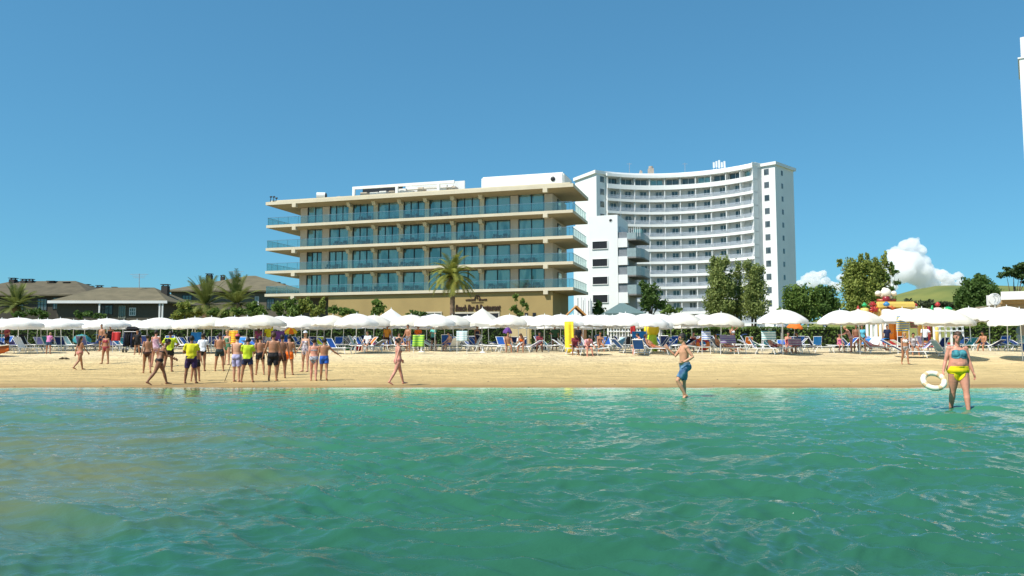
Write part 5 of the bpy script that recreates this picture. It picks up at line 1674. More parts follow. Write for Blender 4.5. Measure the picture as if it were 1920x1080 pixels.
def ring_float(name, label, px, py, Y, r, tube, c1, c2, tilt=(1.2, 0, 0.2), cat="inflatable", loc=None, seg=6):
    mb = MB(); nu, nv = 36, 10
    vs = []; fs = []
    for i in range(nu):
        a = 2 * math.pi * i / nu
        for j in range(nv):
            b = 2 * math.pi * j / nv
            vs.append(((r + tube * math.cos(b)) * math.cos(a), (r + tube * math.cos(b)) * math.sin(a), tube * math.sin(b)))
    for i in range(nu):
        for j in range(nv):
            fs.append((i * nv + j, ((i + 1) % nu) * nv + j, ((i + 1) % nu) * nv + (j + 1) % nv, i * nv + (j + 1) % nv))
    mb.add(vs, fs)
    o = mb.build(name, [mat("float_" + c1.replace(" ", "_"), CL[c1], .35), mat("float_" + c2.replace(" ", "_"), CL[c2], .35)], None, True)
    for p in o.data.polygons:
        a = math.atan2(p.center.y, p.center.x) % (2 * math.pi)
        p.material_index = 1 if int(a / (2 * math.pi / (2 * seg)) ) % 4 == 1 else 0
    o.location = loc if loc is not None else at(px, py, Y)
    o.rotation_euler = tilt
    return tag(o, label, cat)
cloth_drape("beach_towel", "bright green towel slung over a lounger left of the blue chair", "towel", 784, 650, 47.6, .72, .72, "green", 22, "lime", .14)
ring_float("swim_ring", "orange red inflatable ring on the sand behind the wading man", 1318, 645.0, 49.6, .33, .12, "orange", "red", (1.25, .2, 0))
def blob_float():
    p = at(1222, 618, 51)
    t = thing("inflatable_pineapple" if False else "round_inflatable", "big round yellow inflatable behind the sunbathing couple", "inflatable", (p.x, 51, p.z - .45))
    Yl = mat("float_yellow", CL["yellow"], .35)
    MB().ball((0, 0, .45), (.52, .3, .48), 18, 12).build("body", Yl, t, True)
    MB().tube([(-.25, -.05, .08), (0, -.1, .0), (.25, -.05, .08)], .10, 8).build("rim", mat("float_lime", CL["lime"], .35), t, True)
    dz = G(p.x, 51) - t.location.z
    MB().tube([(0, 0, dz), (0, 0, dz * .5), (0, 0, .1)], [.36, .40, .30], 14).build("foot", mat("float_lime", CL["lime"], .35), t, True)
    for sx in (-.3, .3):
        MB().ball((sx, 0, .92), (.13, .12, .12), 10, 8).build("knob", Yl, t, True)
blob_float()
def toys():
    for k, (px, py, c, lb) in enumerate([(652, 657, "green", "small green plastic sand bucket on the bare sand"), (661, 657, "teal", "small dark teal sand bucket beside the green one"), (1512, 652, "lime", "little lime sand bucket under the lone parasol")]):
        p = ground_px(px, py)
        t = thing("sand_bucket", lb, "bucket", p)
        MB().tube([(0, 0, 0), (0, 0, .26)], [.12, .16], 14).build("bucket_body", cloth(c), t, True)
        MB().tube([(.16 * math.cos(a), 0, .26 + .14 * math.sin(a)) for a in np.linspace(0, math.pi, 9)], .012, 5).build("handle", cloth(c), t)
    for k, (px, py, c, w, lb) in enumerate([(672, 658, "red", .35, "red beach bag under the orange lounger"), (684, 656.5, "white", .3, "pale beach bag beside the red one"), (575, 659, "dark", .45, "black beach bag on the sand behind the striped swimsuit"), (1005, 655, "dark", .5, "black rucksack on the sand before the purple lounger"), (1020, 656, "dark", .35, "second black bag next to the rucksack"), (555, 650, "teal", .4, "teal rucksack near the man in orange shorts"), (1640, 652, "white", .4, "white beach bag by the lying woman's lounger")]):
        p = ground_px(px, py)
        t = thing("beach_bag", lb, "bag", p)
        me = MB().box(-w / 2, w / 2, -.10, .10, 0, .30).mesh("bag_body")
        bm = bmesh.new(); bm.from_mesh(me); bmesh.ops.bevel(bm, geom=bm.edges[:], offset=.06, segments=3, affect='EDGES'); bm.to_mesh(me); bm.free()
        me.materials.append(cloth(c)); link("bag_body", me, t)
        MB().tube([(.3 * w * math.cos(a), 0, .28 + .16 * math.sin(a)) for a in np.linspace(0, math.pi, 9)], .014, 5).build("handle", cloth(c), t)
toys()
def side_tables():
    tabs = [(790, 660), (905, 661), (1075, 661.5), (1310, 659), (1465, 661), (1560, 648), (1612, 660), (1770, 662), (1217, 661)]
    src = None; L_ = []
    for px, py in tabs:
        p = ground_px(px, py)
        if src is None:
            src = thing("parasol_table", "proto", "side table", p)
            MB().tube([(0, 0, 0), (0, 0, .48)], .05, 10).build("column", POLE_W, src)
            MB().tube([(0, 0, .48), (0, 0, .51)], .22, 16).build("table_top", FRAMEW, src)
            MB().tube([(0, 0, 0), (0, 0, .05)], [.2, .14], 14).build("foot", FRAMEW, src)
            note_children(src); o = src
        else: o = copy_tree(src)
        o.location = p
        tag(o, "small white round table on a post " + zone(px), "side table", "small white tables between the front loungers")
        L_.append((o, px, py))
    d = {}
    for q in L_: d.setdefault(q[0]['label'], []).append(q)
    for lb, v in d.items():
        if len(v) > 1:
            v.sort(key=lambda q: q[1])
            for k, q in enumerate(v): q[0]['label'] = lb + ", " + place_word(k, len(v))
side_tables()
# boat bow, litter, pale path, trolley
def boat():
    p = ground_px(0, 669)
    t = thing("rescue_rowboat", "orange rowing boat whose bow pokes in at the shore's left end", "boat", (p.x - .95, p.y, p.z), R(-6))
    mb = MB(); n = 14
    vs = []; fs = []
    for i in range(n + 1):
        f = i / n; x = -2.2 + 3.75 * f
        w = .62 * (1 - f ** 3.2) + .01; zt = .40 + .28 * f ** 2.2; zb = .02 + .30 * f ** 5
        for (yy, zz) in ((-w, zt), (-w * .8, zb + .12), (0, zb), (w * .8, zb + .12), (w, zt), (w * .86, zt - .02), (0, zb + .10), (-w * .86, zt - .02)):
            vs.append((x, yy, zz))
    for i in range(n):
        for k in range(8): fs.append((i * 8 + k, (i + 1) * 8 + k, (i + 1) * 8 + (k + 1) % 8, i * 8 + (k + 1) % 8))
    fs.append(tuple(range(8))[::-1]); fs.append(tuple(n * 8 + k for k in range(8)))
    mb.add(vs, fs)
    mb.build("hull", mat("orange_hull", (.55, .12, .02), .4), t, True)
    MB().box(-.3, .0, -.52, .52, .34, .38).build("thwart", mat("pale_wood", (.5, .4, .25), .7), t)
    for s in (-1, 1):
        MB().tube([(-2.2 + 3.75 * f, s * (.64 * (1 - f ** 3.2) + .01), .41 + .28 * f ** 2.2) for f in np.linspace(0, 1, 12)], .035, 6).build("gunwale", mat("white_gunwale", (.7, .62, .5), .5), t)
boat()
def path():
    a, b = ground_px(62, 659.5), ground_px(152, 655.5)
    xs = np.linspace(-.5, .5, 12)
    mb = MB()
    n = 30; vs = []; fs = []
    for i in range(n + 1):
        f = i / n; x = a.x + (b.x - a.x) * f; y = a.y + (b.y - a.y) * f
        for o in (-.55, .55):
            vs.append((x, y + o, G(x, y + o) + .05))
        for o in (-.55, .55):
            vs.append((x, y + o, G(x, y + o) - .05))
    for i in range(n):
        q = 4 * i
        fs += [(q, q + 4, q + 5, q + 1), (q, q + 2, q + 6, q + 4), (q + 1, q + 5, q + 7, q + 3)]
    fs += [(0, 1, 3, 2), (4 * n, 4 * n + 2, 4 * n + 3, 4 * n + 1)]
    mb.add(vs, fs)
    tag(mb.build("path", mat("pale_boards", (.74, .71, .63), .85, var=.08, scale=3)), kind='structure')
path()
def trolley():
    p = ground_px(247, 661)
    t = thing("vendor_trolley", "tall black vendor's trolley hung with dark clothes on the sand", "trolley", p, R(8))
    BK = mat("black_cloth", (.012, .012, .016), .9, var=.3, scale=5, bump=.6, bscale=6)
    f = MB()
    for x in (-.42, .42):
        for y in (-.25, .25): f.tube([(x, y, .1), (x, y, 1.3)], .02, 6)
    for z_ in (.25, 1.3):
        f.tube([(-.42, -.25, z_), (.42, -.25, z_)], .02, 6); f.tube([(-.42, .25, z_), (.42, .25, z_)], .02, 6)
    f.build("frame", GREYMETAL, t)
    rr = random.Random(1)
    for k in range(9):
        x = -.42 + k * .105
        n = 5
        m = MB()
        m.tube([(x, rr.uniform(-.1, 0), 1.34), (x + rr.uniform(-.04, .04), -.05, .9), (x + rr.uniform(-.06, .06), -.05, .45 + rr.uniform(-.15, .15))], [(.03, .16), (.075, .28), (.10, .33)], 8)
        m.build("hanging_garment", BK if k % 4 else mat("dark_blue_cloth", (.02, .03, .08), .9), t, True)
    for x in (-.42, .42):
        MB().tube([(x - .03, -.28, .14), (x + .03, -.28, .14)], .14, 14).build("wheel", DARK, t)
        MB().tube([(x - .03, .28, .14), (x + .03, .28, .14)], .14, 14).build("wheel", DARK, t)
    me = MB().box(-.4, .45, -.3, .25, 1.34, 1.62).mesh("sack"); bm = bmesh.new(); bm.from_mesh(me); bmesh.ops.bevel(bm, geom=bm.edges[:], offset=.12, segments=3, affect='EDGES'); bm.to_mesh(me); bm.free()
    me.materials.append(BK); link("sack", me, t)
trolley()
def driftwood():
    p = ground_px(120, 674)
    o = MB().tube([(-.28, 0, .03), (-.1, .03, .07), (.12, -.02, .06), (.3, .04, .02)], [.03, .07, .06, .02], 8).build("driftwood", mat("dark_driftwood", (.08, .06, .04), .95), None, True)
    o.location = p
    tag(o, "small dark piece of driftwood lying alone on the sand", "driftwood")
    rr = random.Random(8)
    mb = MB()
    for _ in range(160):
        px = rr.uniform(0, 1920); py = rr.choice([rr.uniform(664, 690), rr.uniform(712, 728), rr.uniform(666, 676)])
        q = ground_px(px, py); r = rr.uniform(.008, .026)
        mb.ball((q.x, q.y, q.z + r * .2), (r * rr.uniform(1, 2.2), r, r * .5), 6, 4)
    tag(mb.build("gravel", mat("shell_debris", (.16, .12, .08), .95, var=.5, scale=9), None, True), kind='stuff')
driftwood()
# ------------------------------------------------------------------ people
SKIN = {"fair": (.58, .31, .20), "pink": (.60, .27, .19), "tan": (.40, .185, .10), "brown": (.27, .12, .065), "red": (.62, .27, .18), "sunny": (.60, .29, .17)}
def skin(n): return mat("skin_" + n, SKIN[n], .5, var=.13, scale=6, spec=.4, bump=.12, bscale=25)
HAIRC = {"dark": (.02, .014, .01), "brown": (.07, .035, .018), "blond": (.40, .27, .12), "grey": (.3, .29, .28)}
def hairm(n): return mat("hair_" + n, HAIRC[n], .6, var=.3, scale=20)
def flower(n, a, b, sc=14):
    return mat("print_" + n, a, .85, col2=b, scale=sc)
class Body:
    pass
FATS = {}
def make_body(H=1.7, sex='m', fat=0.07, lean=0, bend=0, side=0, legs=((0, 4, 0), (0, 4, 0)), arms=((5, 10, 12, 0), (5, 10, 12, 0)), head=(0, 0), footpitch=(0, 0), voxel=.0125, roll=0, fingers=True, twist=0):
    """legs: per side (hip flex, outward, knee bend); arms: (forward, outward, elbow bend, forearm inward).  Faces +y, z up."""
    s = H / 1.70
    b = Body(); b.bones = []; b.H = H; b.s = s
    mb = MB()
    f = sex == 'f'
    U = Vector((1, 0, 0))
    def sag(a, sd=0):    # direction leaning forward by a degrees
        return Vector((math.sin(R(sd)), math.sin(R(a)) * math.cos(R(sd)), math.cos(R(a)) * math.cos(R(sd))))
    P0 = Vector((0, 0, .93 * s))
    d0, d1, d2 = sag(lean, side), sag(lean + bend * .5, side * .6), sag(lean + bend, 0)
    sp = [P0]
    P1 = P0 + d0 * (.18 * s); P2 = P1 + d1 * (.18 * s); P3 = P2 + d2 * (.16 * s)
    def spine(t):
        t *= s
        if t < .18 * s: return P0 + d0 * t, d0
        if t < .36 * s: return P1 + d1 * (t - .18 * s), d1
        return P2 + d2 * (t - .36 * s), d2
    fw = lambda d: Vector((0, d.z, -d.y)).normalized()
    k = 1 + fat
    if f: rings = [(-.115, .07, .07, 0), (-.06, .155 * k, .115 * k, -.01), (.0, .172 * k, .122 * k, -.012), (.07, .158 * k, .112 * k, 0), (.16, .125 * (1 + fat * 1.5), .093 * (1 + fat * 1.6), .004 + .03 * fat), (.25, .134 * k, .096 * k, .006), (.34, .148 * k, .104, .006), (.42, .148 * k, .09, -.006), (.475, .118, .068, -.012), (.515, .060, .054, -.006)]
    else: rings = [(-.115, .07, .07, 0), (-.06, .148 * k, .110 * k, -.006), (.0, .160 * k, .112 * k, -.004), (.07, .152 * k, .108 * k, .004), (.16, .142 * (1 + fat * 1.4), .100 * (1 + fat * 1.7), .008 + .03 * fat), (.25, .155 * k, .108 * k, .004), (.34, .172, .118, .004), (.42, .176, .104, -.006), (.475, .142, .078, -.014), (.515, .068, .060, -.006)]
    pts, rad = [], []
    for t, rx, ry, o in rings:
        p, d = spine(t)
        pts.append(p + fw(d) * o * s); rad.append((rx * s, ry * s))
    mb.tube(pts, rad, 18, U)
    pn, dn = spine(.50)
    hd = sag(lean + bend + head[0])
    nk = pn + dn * (.03 * s)
    neck_top = nk + (dn * .4 + hd * .6).normalized() * (.082 * s)
    mb.tube([pn, nk, neck_top, neck_top + hd * .05 * s], [(.058 * s * (1 if not f else .86), .058 * s)] * 2 + [(.050 * s * (1 if not f else .9), .053 * s)] * 2, 12, U)
    yaw = R(head[1])
    hf = fw(hd); hr = U.copy()
    hf2 = hf * math.cos(yaw) - hr * math.sin(yaw); hr2 = hr * math.cos(yaw) + hf * math.sin(yaw)
    hc = neck_top + hd * (.095 * s) + hf * (.018 * s)
    M = Matrix((hr2, hf2, hd)).transposed()
    mb.ball(hc + hd * .018 * s, (.073 * s, .092 * s, .098 * s), 18, 14, M)
    mb.ball(hc - hd * .052 * s + hf2 * .020 * s, (.056 * s, .066 * s, .068 * s), 14, 10, M)          # jaw
    mb.ball(hc - hd * .012 * s + hf2 * .092 * s, (.013 * s, .020 * s, .024 * s), 8, 6, M)             # nose
    mb.ball(hc - hd * .052 * s + hf2 * .080 * s, (.024 * s, .012 * s, .012 * s), 8, 6, M)             # lips
    mb.ball(hc - hd * .086 * s + hf2 * .066 * s, (.02 * s, .018 * s, .018 * s), 8, 6, M)              # chin
    for e in (-1, 1): mb.ball(hc + hr2 * (e * .075 * s) - hf2 * .004 * s, (.012 * s, .022 * s, .032 * s), 8, 6, M)   # ears
    b.head = (hc, hd, hf2, hr2)
    b.bones += [('torso', P0 - d0 * .1 * s, P1, .12 * s, -.1, .18), ('torso', P1, P2, .12 * s, .18, .36), ('torso', P2, P3, .12 * s, .36, .52), ('neck', pn + dn * .03 * s, neck_top, .055 * s, 0, 1), ('head', hc - hd * .05 * s, hc + hd * .05 * s, .085 * s, 0, 1)]
    if f:
        for e in (-1, 1):
            p, d = spine(.335); mb.ball(p + U * (e * .068 * s) + fw(d) * (.075 + .03 * fat) * s, (.060 * s * k, .055 * s, .060 * s * k), 12, 9)
    if fat > .18:
        p, d = spine(.115); mb.ball(p + fw(d) * .06 * s, (.135 * s, (.085 + .08 * fat) * s, .105 * s), 14, 10)
    p, d = spine(-.035)
    for e in (-1, 1): mb.ball(p + U * (e * .078 * s) - fw(d) * (.055 if f else .045) * s, (.088 * s * k, .078 * s * k, .092 * s), 12, 9)
    lo = []
    b.feet = []; b.hands = []
    for i, e in enumerate((-1, 1)):
        hf_, ab, kn = legs[i]
        hip = P0 + U * (e * .088 * s) - d0 * (.03 * s)
        dv = Vector((e * math.sin(R(ab)), math.sin(R(hf_)) * math.cos(R(ab)), -math.cos(R(hf_)) * math.cos(R(ab))))
        kv = Vector((e * math.sin(R(ab * .6)), math.sin(R(hf_ - kn)) * math.cos(R(ab * .6)), -math.cos(R(hf_ - kn)) * math.cos(R(ab * .6))))
        knee = hip + dv * (.425 * s); ank = knee + kv * (.405 * s)
        lk = 1 + fat * .75
        mb.tube([hip - dv * .03 * s, hip + dv * .07 * s, hip + dv * .20 * s, hip + dv * .33 * s, knee, knee + kv * .08 * s, knee + kv * .15 * s, knee + kv * .28 * s, ank],
                [x * s * (lk if j < 4 else 1 + fat * .45) * (1 if not f else 1.02) for j, x in enumerate((.080, .088, .080, .064, .054, .052, .055, .043, .034))], 14, U)
        fp = footpitch[i]
        fd = Vector((e * .12, math.cos(R(fp)), math.sin(R(fp)))).normalized()
        up = Vector((0, -math.sin(R(fp)), math.cos(R(fp))))
        heel = ank - up * .045 * s - fd * .045 * s
        mb.tube([heel, heel + fd * .06 * s + up * .01 * s, heel + fd * .13 * s - up * .004 * s, heel + fd * .19 * s - up * .014 * s, heel + fd * .235 * s - up * .02 * s], [(.030 * s, .034 * s), (.036 * s, .042 * s), (.042 * s, .030 * s), (.044 * s, .021 * s), (.030 * s, .014 * s)], 10, U)
        mb.tube([ank, ank - up * .04 * s], [.034 * s, .036 * s], 10, U)
        lo += [heel.z - .034 * s, (heel + fd * .235 * s - up * .02 * s).z - .014 * s]
        b.bones += [('thigh', hip, knee, .075 * s, 0, 1), ('shank', knee, ank, .048 * s, 0, 1), ('foot', heel, heel + fd * .2 * s, .035 * s, 0, 1)]
        b.feet.append(ank)
    for i, e in enumerate((-1, 1)):
        sf, sa, el, inn = arms[i]
        q, d = spine(.455)
        sw = (.178 if not f else .150) * (1 + fat * .35)
        sh = q + U * (e * sw * s) - fw(d) * .008 * s
        sf2 = sf + (lean + bend) * 0
        dv = Vector((e * math.sin(R(sa)), math.cos(R(sa)) * math.sin(R(sf2)), -math.cos(R(sa)) * math.cos(R(sf2))))
        a2 = sa - inn
        ev = Vector((e * math.sin(R(a2)), math.cos(R(a2)) * math.sin(R(sf2 + el)), -math.cos(R(a2)) * math.cos(R(sf2 + el))))
        elb = sh + dv * (.285 * s); wr = elb + ev * (.245 * s)
        ak = (1 if not f else .84) * (1 + fat * .55)
        mb.ball(sh, (.058 * s * ak, .06 * s * ak, .06 * s * ak), 12, 9)
        mb.tube([q + U * (e * sw * .6 * s), sh, sh + dv * .10 * s, sh + dv * .20 * s, elb, elb + ev * .07 * s, elb + ev * .16 * s, wr], [x * s * ak for x in (.055, .054, .047, .041, .036, .038, .032, .024)], 12, Vector((0, 1, 0)))
        # hand: palm, four unequal fingers, thumb from the side
        hn = Vector((0, 1, 0)) - ev * ev.y
        hn = hn.normalized() if hn.length > .1 else Vector((0, 0, 1))
        pn_ = ev.cross(hn).normalized() * e       # palm normal
        mb.tube([wr, wr + ev * .035 * s, wr + ev * .085 * s], [(.026 * s, .018 * s), (.038 * s, .016 * s), (.042 * s, .013 * s)], 10, hn)
        for j, (o, ln) in enumerate(((-.031, .058), (-.011, .072), (.010, .076), (.030, .066))):
            r0 = wr + ev * .080 * s + hn * o * s * 1.05
            c1 = (ev - pn_ * .35).normalized(); c2 = (ev - pn_ * .9).normalized()
            mb.tube([r0, r0 + ev * .02 * s + hn * o * .15 * s, r0 + ev * .02 * s + c1 * ln * .45 * s + hn * o * .35 * s, r0 + ev * .02 * s + c1 * ln * .45 * s + c2 * ln * .5 * s + hn * o * .35 * s], [.0100 * s, .0098 * s, .009 * s, .0075 * s], 7, hn)
        th = wr + ev * .03 * s + hn * .034 * s
        mb.tube([th - hn * .015 * s, th + (hn * .6 + ev * .6).normalized() * .035 * s, th + (hn * .6 + ev * .6).normalized() * .035 * s + (ev - pn_ * .4).normalized() * .032 * s], [.014 * s, .012 * s, .0095 * s], 7, ev)
        b.bones += [('uarm', sh, elb, .045 * s, 0, 1), ('farm', elb, wr, .034 * s, 0, 1), ('hand', wr, wr + ev * .15 * s, .03 * s, 0, 1)]
        b.hands.append((wr, ev, hn))
    dz = -min(lo)
    b.dz = dz
    FATS[id(b)] = fat
    b.mb = mb; b.voxel = voxel; b.sex = sex
    b.spine = spine; b.fw = fw
    return b
def classify(b, co):
    best = np.full(len(co), 1e9); idx = np.zeros(len(co), int); tt = np.zeros(len(co))
    for i, (n, A, B_, r, t0, t1) in enumerate(b.bones):
        A = np.array(A); d = np.array(B_) - A; L2 = d.dot(d)
        t = ((co - A) @ d) / L2
        tc = np.clip(t, 0, 1)
        dist = np.linalg.norm(co - (A + tc[:, None] * d), axis=1) - r
        m = dist < best
        best[m] = dist[m]; idx[m] = i; tt[m] = t0 + tc[m] * (t1 - t0)
    names = np.array([x[0] for x in b.bones])[idx]
    return names, tt
def shell(name, me, co, no, fv, mask, off, material, parent, drape=0.0):
    """cloth: the body's own faces under MASK lifted by OFF, with a rim turned back to the body"""
    sel = np.where(mask)[0]
    if len(sel) == 0: return None
    used = {}; vs = []; fs = []; edge = {}
    for f in sel:
        lp = []
        for v in fv[f]:
            if v not in used:
                used[v] = len(vs)
                vs.append(tuple(co[v] + no[v] * (off * (1 + (.75 if off > .012 else .2) * noise.noise(Vector((co[v][0] * 11, co[v][1] * 11, co[v][2] * 7)))))))
            lp.append(used[v])
        fs.append(tuple(lp))
        for i in range(len(lp)):
            a, c = lp[i], lp[(i + 1) % len(lp)]
            if (c, a) in edge: del edge[(c, a)]
            else: edge[(a, c)] = 1
    inv = {q: v for v, q in used.items()}
    inner = {}
    for (a, c) in edge:
        for q in (a, c):
            if q not in inner:
                inner[q] = len(vs); v = inv[q]; vs.append(tuple(co[v] - no[v] * .004))
        fs.append((c, a, inner[a], inner[c]))
    m = bpy.data.meshes.new(name); m.from_pydata(vs, [], fs)
    m.polygons.foreach_set('use_smooth', [True] * len(fs)); m.update()
    m.materials.append(material)
    return link(name, m, parent)

QUEUE = []
def person(px, head_y, foot_y, face, label, sk="tan", wear=(), hair=("dark", "short"), extra=None, Y=None, water=False, H=None, seat=None, group=None, **pose):
    """wear: list of (kind, colour material).  face: 0 = away from the sea, 180 = towards it, 90 = to the picture's left"""
    p = None
    if Y is not None:
        q = at(px, foot_y, Y); p = Vector((q.x, Y, G(q.x, Y) if not seat else G(q.x, Y) + seat))
    elif water:
        d = ray(px, foot_y); Y = EYE * d.y / (-d.z); q = at(px, foot_y, Y); p = Vector((q.x, Y, -water))
    else:
        p = ground_px(px, foot_y)
    if H is None:
        H = (foot_y - head_y) * p.y / F + (water or 0)
        H = max(1.30, min(1.86, H * pose.pop('hs', 1.0)))
    b = make_body(H=H, **pose)
    QUEUE.append((b, p, face, label, sk, list(wear), hair, extra, group, seat))
def col(n): return cloth(n)
def cm(name, c): return mat("swim_" + name, c, .8, var=.12, scale=8)
def stroll(a=18, k=8):      # a walking stride
    return dict(legs=((a, 3, k), (-a * .9, 3, k + 14)), arms=((-16, 10, 14, 0), (20, 10, 18, 0)), footpitch=(6, -22))
sr = random.Random(12)
def stand():
    w = sr.choice((-1, 1)) * sr.uniform(1, 5)
    A = [(4, 9, 12, 4), (-6, 11, 14, 4), (12, 10, 35, 12), (8, 38, 70, 85), (22, 12, 85, 35), (10, 14, 22, 0), (-10, 12, 8, 0)]
    return dict(side=w, lean=sr.uniform(-2, 5), legs=((sr.uniform(-2, 8), sr.uniform(3, 8), sr.uniform(0, 12)), (sr.uniform(-6, 3), sr.uniform(3, 8), sr.uniform(0, 4))), arms=(sr.choice(A), sr.choice(A)))
STAND_OLD = dict(legs=((2, 5, 2), (-2, 5, 2)), arms=((4, 9, 12, 4), (-2, 9, 10, 4)))
YEL = cm("yellow_shirt", (.72, .66, .02)); LIME = cm("lime_shirt", (.50, .62, .02)); WT = cm("white_shirt", (.75, .77, .82))
NV = cm("navy", (.015, .02, .06)); BKK = cm("black", (.012, .012, .015)); ORG = cm("orange", (.90, .16, .01)); BLU = cm("royal", (.02, .10, .45)); PKS = cm("pink", (.60, .24, .20)); BRD = cm("dark_red", (.22, .03, .04)); DKB = cm("dark_brown", (.06, .025, .02))
LIL = flower("lilac", (.48, .46, .66), (.26, .25, .48), 10); FLO = flower("floral", (.62, .62, .66), (.08, .08, .14), 16); STR = flower("striped", (.75, .70, .72), (.10, .06, .12), 12); DENIM = cm("denim", (.05, .09, .18)); TRK = flower("blue_trunks", (.16, .30, .42), (.03, .08, .18), 9)
AQU = flower("aqua_bikini", (.08, .34, .38), (.01, .05, .09), 12); YBR = cm("yellow_brief", (.86, .66, .01)); RBK = cm("red_bikini", (.35, .05, .07))
TEE = "tee"; TR = "trunks"; BR = "briefs"; BT = "bikini_top"

# the group at the water's edge
person(149, 632, 694, -28, "woman in a tan bikini striding along the sand, long dark hair down her back", "tan", [(BR, PKS), (BT, PKS)], ("dark", "long"), sex='f', **stroll(20))
person(197, 626, 682, 175, "woman in a red bikini standing still by the vendor's trolley", "tan", [(BR, RBK), (BT, RBK)], ("dark", "long"), sex='f', legs=((0, 8, 0), (0, 8, 0)), arms=((2, 12, 10, 0), (2, 12, 10, 0)))
person(91, 617, 653, 10, "person in a pink top and denim shorts stooping by the blue loungers", "tan", [(TEE, cm("pink_top", (.6, .2, .4))), (TR, DENIM)], ("blond", "short"), Y=47.0, sex='f', lean=12, bend=12, legs=((5, 6, 4), (-4, 6, 4)), arms=((40, 10, 50, 0), (35, 10, 40, 0)))
person(257, 611, 655, 190, "dark clothed vendor with a tanned face behind the black trolley", "tan", [(TEE, BKK), (TR, BKK)], ("brown", "short"), Y=46.5, sex='m', **stand())
person(275, 630, 700, 30, "bare backed woman in a dark brown bikini walking at the group's edge", "tan", [(BR, DKB)], ("dark", "bun"), sex='f', fat=.08, **stroll(12))
person(291, 622, 688, 15, "woman in a pink patterned swimsuit half hidden behind the walking women", "pink", [("suit", flower("pinkprint", (.7, .5, .55), (.35, .15, .25), 10))], ("dark", "short"), sex='f', **stand())
person(298, 638, 722, -55, "woman in a black bikini stepping along the water's edge, body bent forward", "brown", [(BR, BKK), (BT, BKK)], ("dark", "bun"), sex='f', lean=14, bend=10, hs=1.04, legs=((24, 3, 8), (-22, 3, 14)), arms=((25, 8, 40, 0), (18, 10, 45, 0)), footpitch=(5, -24))
person(316, 621, 697, 10, "man with dark hair in a lime shirt and dark shorts seen from behind", "brown", [(TEE, LIME), (TR, BKK)], ("dark", "short"), **stand())
person(357, 633, 719, 8, "person in a bright yellow shirt with folded arms and dark purple shorts", "brown", [(TEE, YEL), ("long_trunks", cm("plum_short", (.035, .015, .07)))], ("dark", "short"), fat=.12, legs=((0, 9, 0), (0, 9, 0)), arms=((15, 22, 88, 62), (15, 22, 82, 62)))
person(366, 640, 716, 20, "small boy whose legs show behind the yellow shirted person", "tan", [(TR, BKK)], ("dark", "short"), H=1.35, Y=29.2, **stand())
person(378, 628, 696, 12, "woman in a white shirt over dark bikini briefs with her weight on one leg", "brown", [(TEE, WT), (BR, BKK)], ("dark", "bun"), sex='f', lean=4, side=4, legs=((4, 4, 8), (-3, 4, 0)), arms=((-14, 14, 6, 0), (6, 10, 20, 0)))
person(411, 627, 696, 12, "bare backed sunburnt man in dark green trunks standing alone", "tan", [(TR, cm("dark_green", (.015, .03, .03)))], ("dark", "short"), legs=((2, 8, 0), (-2, 8, 0)), arms=((20, 10, 60, 20), (25, 8, 70, 20)), fat=.05)
person(425, 621, 684, 160, "blond woman turned towards the bare backed man in green trunks", "fair", [("suit", cm("green_suit", (.10, .25, .15)))], ("blond", "short"), sex='f', arms=((10, 10, 70, 20), (15, 10, 60, 20)), legs=((0, 4, 0), (0, 4, 0)))
person(443, 631, 716, -15, "man with a red and white cap and long lilac shorts leaning on a thin stick", "fair", [("long_trunks", LIL), ("cap", cm("red_white_cap", (.62, .10, .12)))], ("dark", "short"), extra="stick", fat=.05, legs=((3, 4, 0), (-3, 4, 0)), arms=((18, 16, 30, 0), (20, 10, 70, 20)))
person(463, 636, 717, 5, "man in a lime yellow shirt and navy shorts at the group's centre, back turned", "tan", [(TEE, LIME), (TR, NV)], ("dark", "short"), fat=.12, legs=((0, 11, 0), (0, 11, 0)), arms=((20, 12, 80, 30), (20, 12, 75, 30)), head=(18, 0))
person(487, 633, 703, 25, "bare backed man in black trunks standing just behind the lime shirted one", "tan", [(TR, BKK)], ("dark", "short"), head=(12, 20), **stand())
person(511, 627, 714, 8, "broad bare backed man in long black shorts with arms hanging apart", "tan", [("long_trunks", BKK)], ("brown", "short"), fat=.10, legs=((1, 4, 0), (-1, 4, 0)), arms=((2, 20, 12, 0), (4, 16, 10, 0)))
person(527, 631, 709, 20, "bare chested man mostly hidden behind the broad man in black shorts", "brown", [(TR, DKB)], ("dark", "short"), **stand())
person(541, 631, 703, 5, "bare backed man in bright orange swim shorts", "tan", [(TR, ORG)], ("dark", "short"), head=(14, 0), legs=((0, 7, 0), (0, 7, 0)), arms=((8, 12, 30, 10), (8, 12, 30, 10)))
person(572, 622, 697, 160, "woman with a white and blue cap and a striped swimsuit facing the sea", "fair", [("suit", STR), ("cap", cm("white_cap", (.75, .77, .82)))], ("brown", "short"), sex='f', fat=.05, legs=((2, 5, 0), (-2, 5, 0)), arms=((6, 12, 20, 0), (12, 10, 30, 0)))
person(588, 638, 714, 8, "woman in patterned grey swim briefs seen from behind, arm around a child", "pink", [("high_briefs", FLO), ("strap", FLO)], ("dark", "bun"), sex='f', fat=.10, hs=1.0, legs=((6, 2, 4), (-6, 1, 6)), arms=((4, 12, 8, 0), (6, 42, 20, 20)))
person(607, 638, 714, 10, "boy in royal blue shorts walking with one arm held out", "tan", [(TR, BLU)], ("dark", "short"), legs=((10, 3, 6), (-9, 3, 16)), arms=((6, 10, 14, 0), (10, 46, 10, -8)), footpitch=(0, -20))
person(746, 637, 722, -60, "woman in a pink bikini walking alone along the waterline", "pink", [(BR, PKS), ("strap", PKS)], ("dark", "bun"), sex='f', legs=((20, 3, 4), (-22, 3, 10)), arms=((28, 14, 6, 0), (-24, 16, 4, 0)), footpitch=(8, -26))
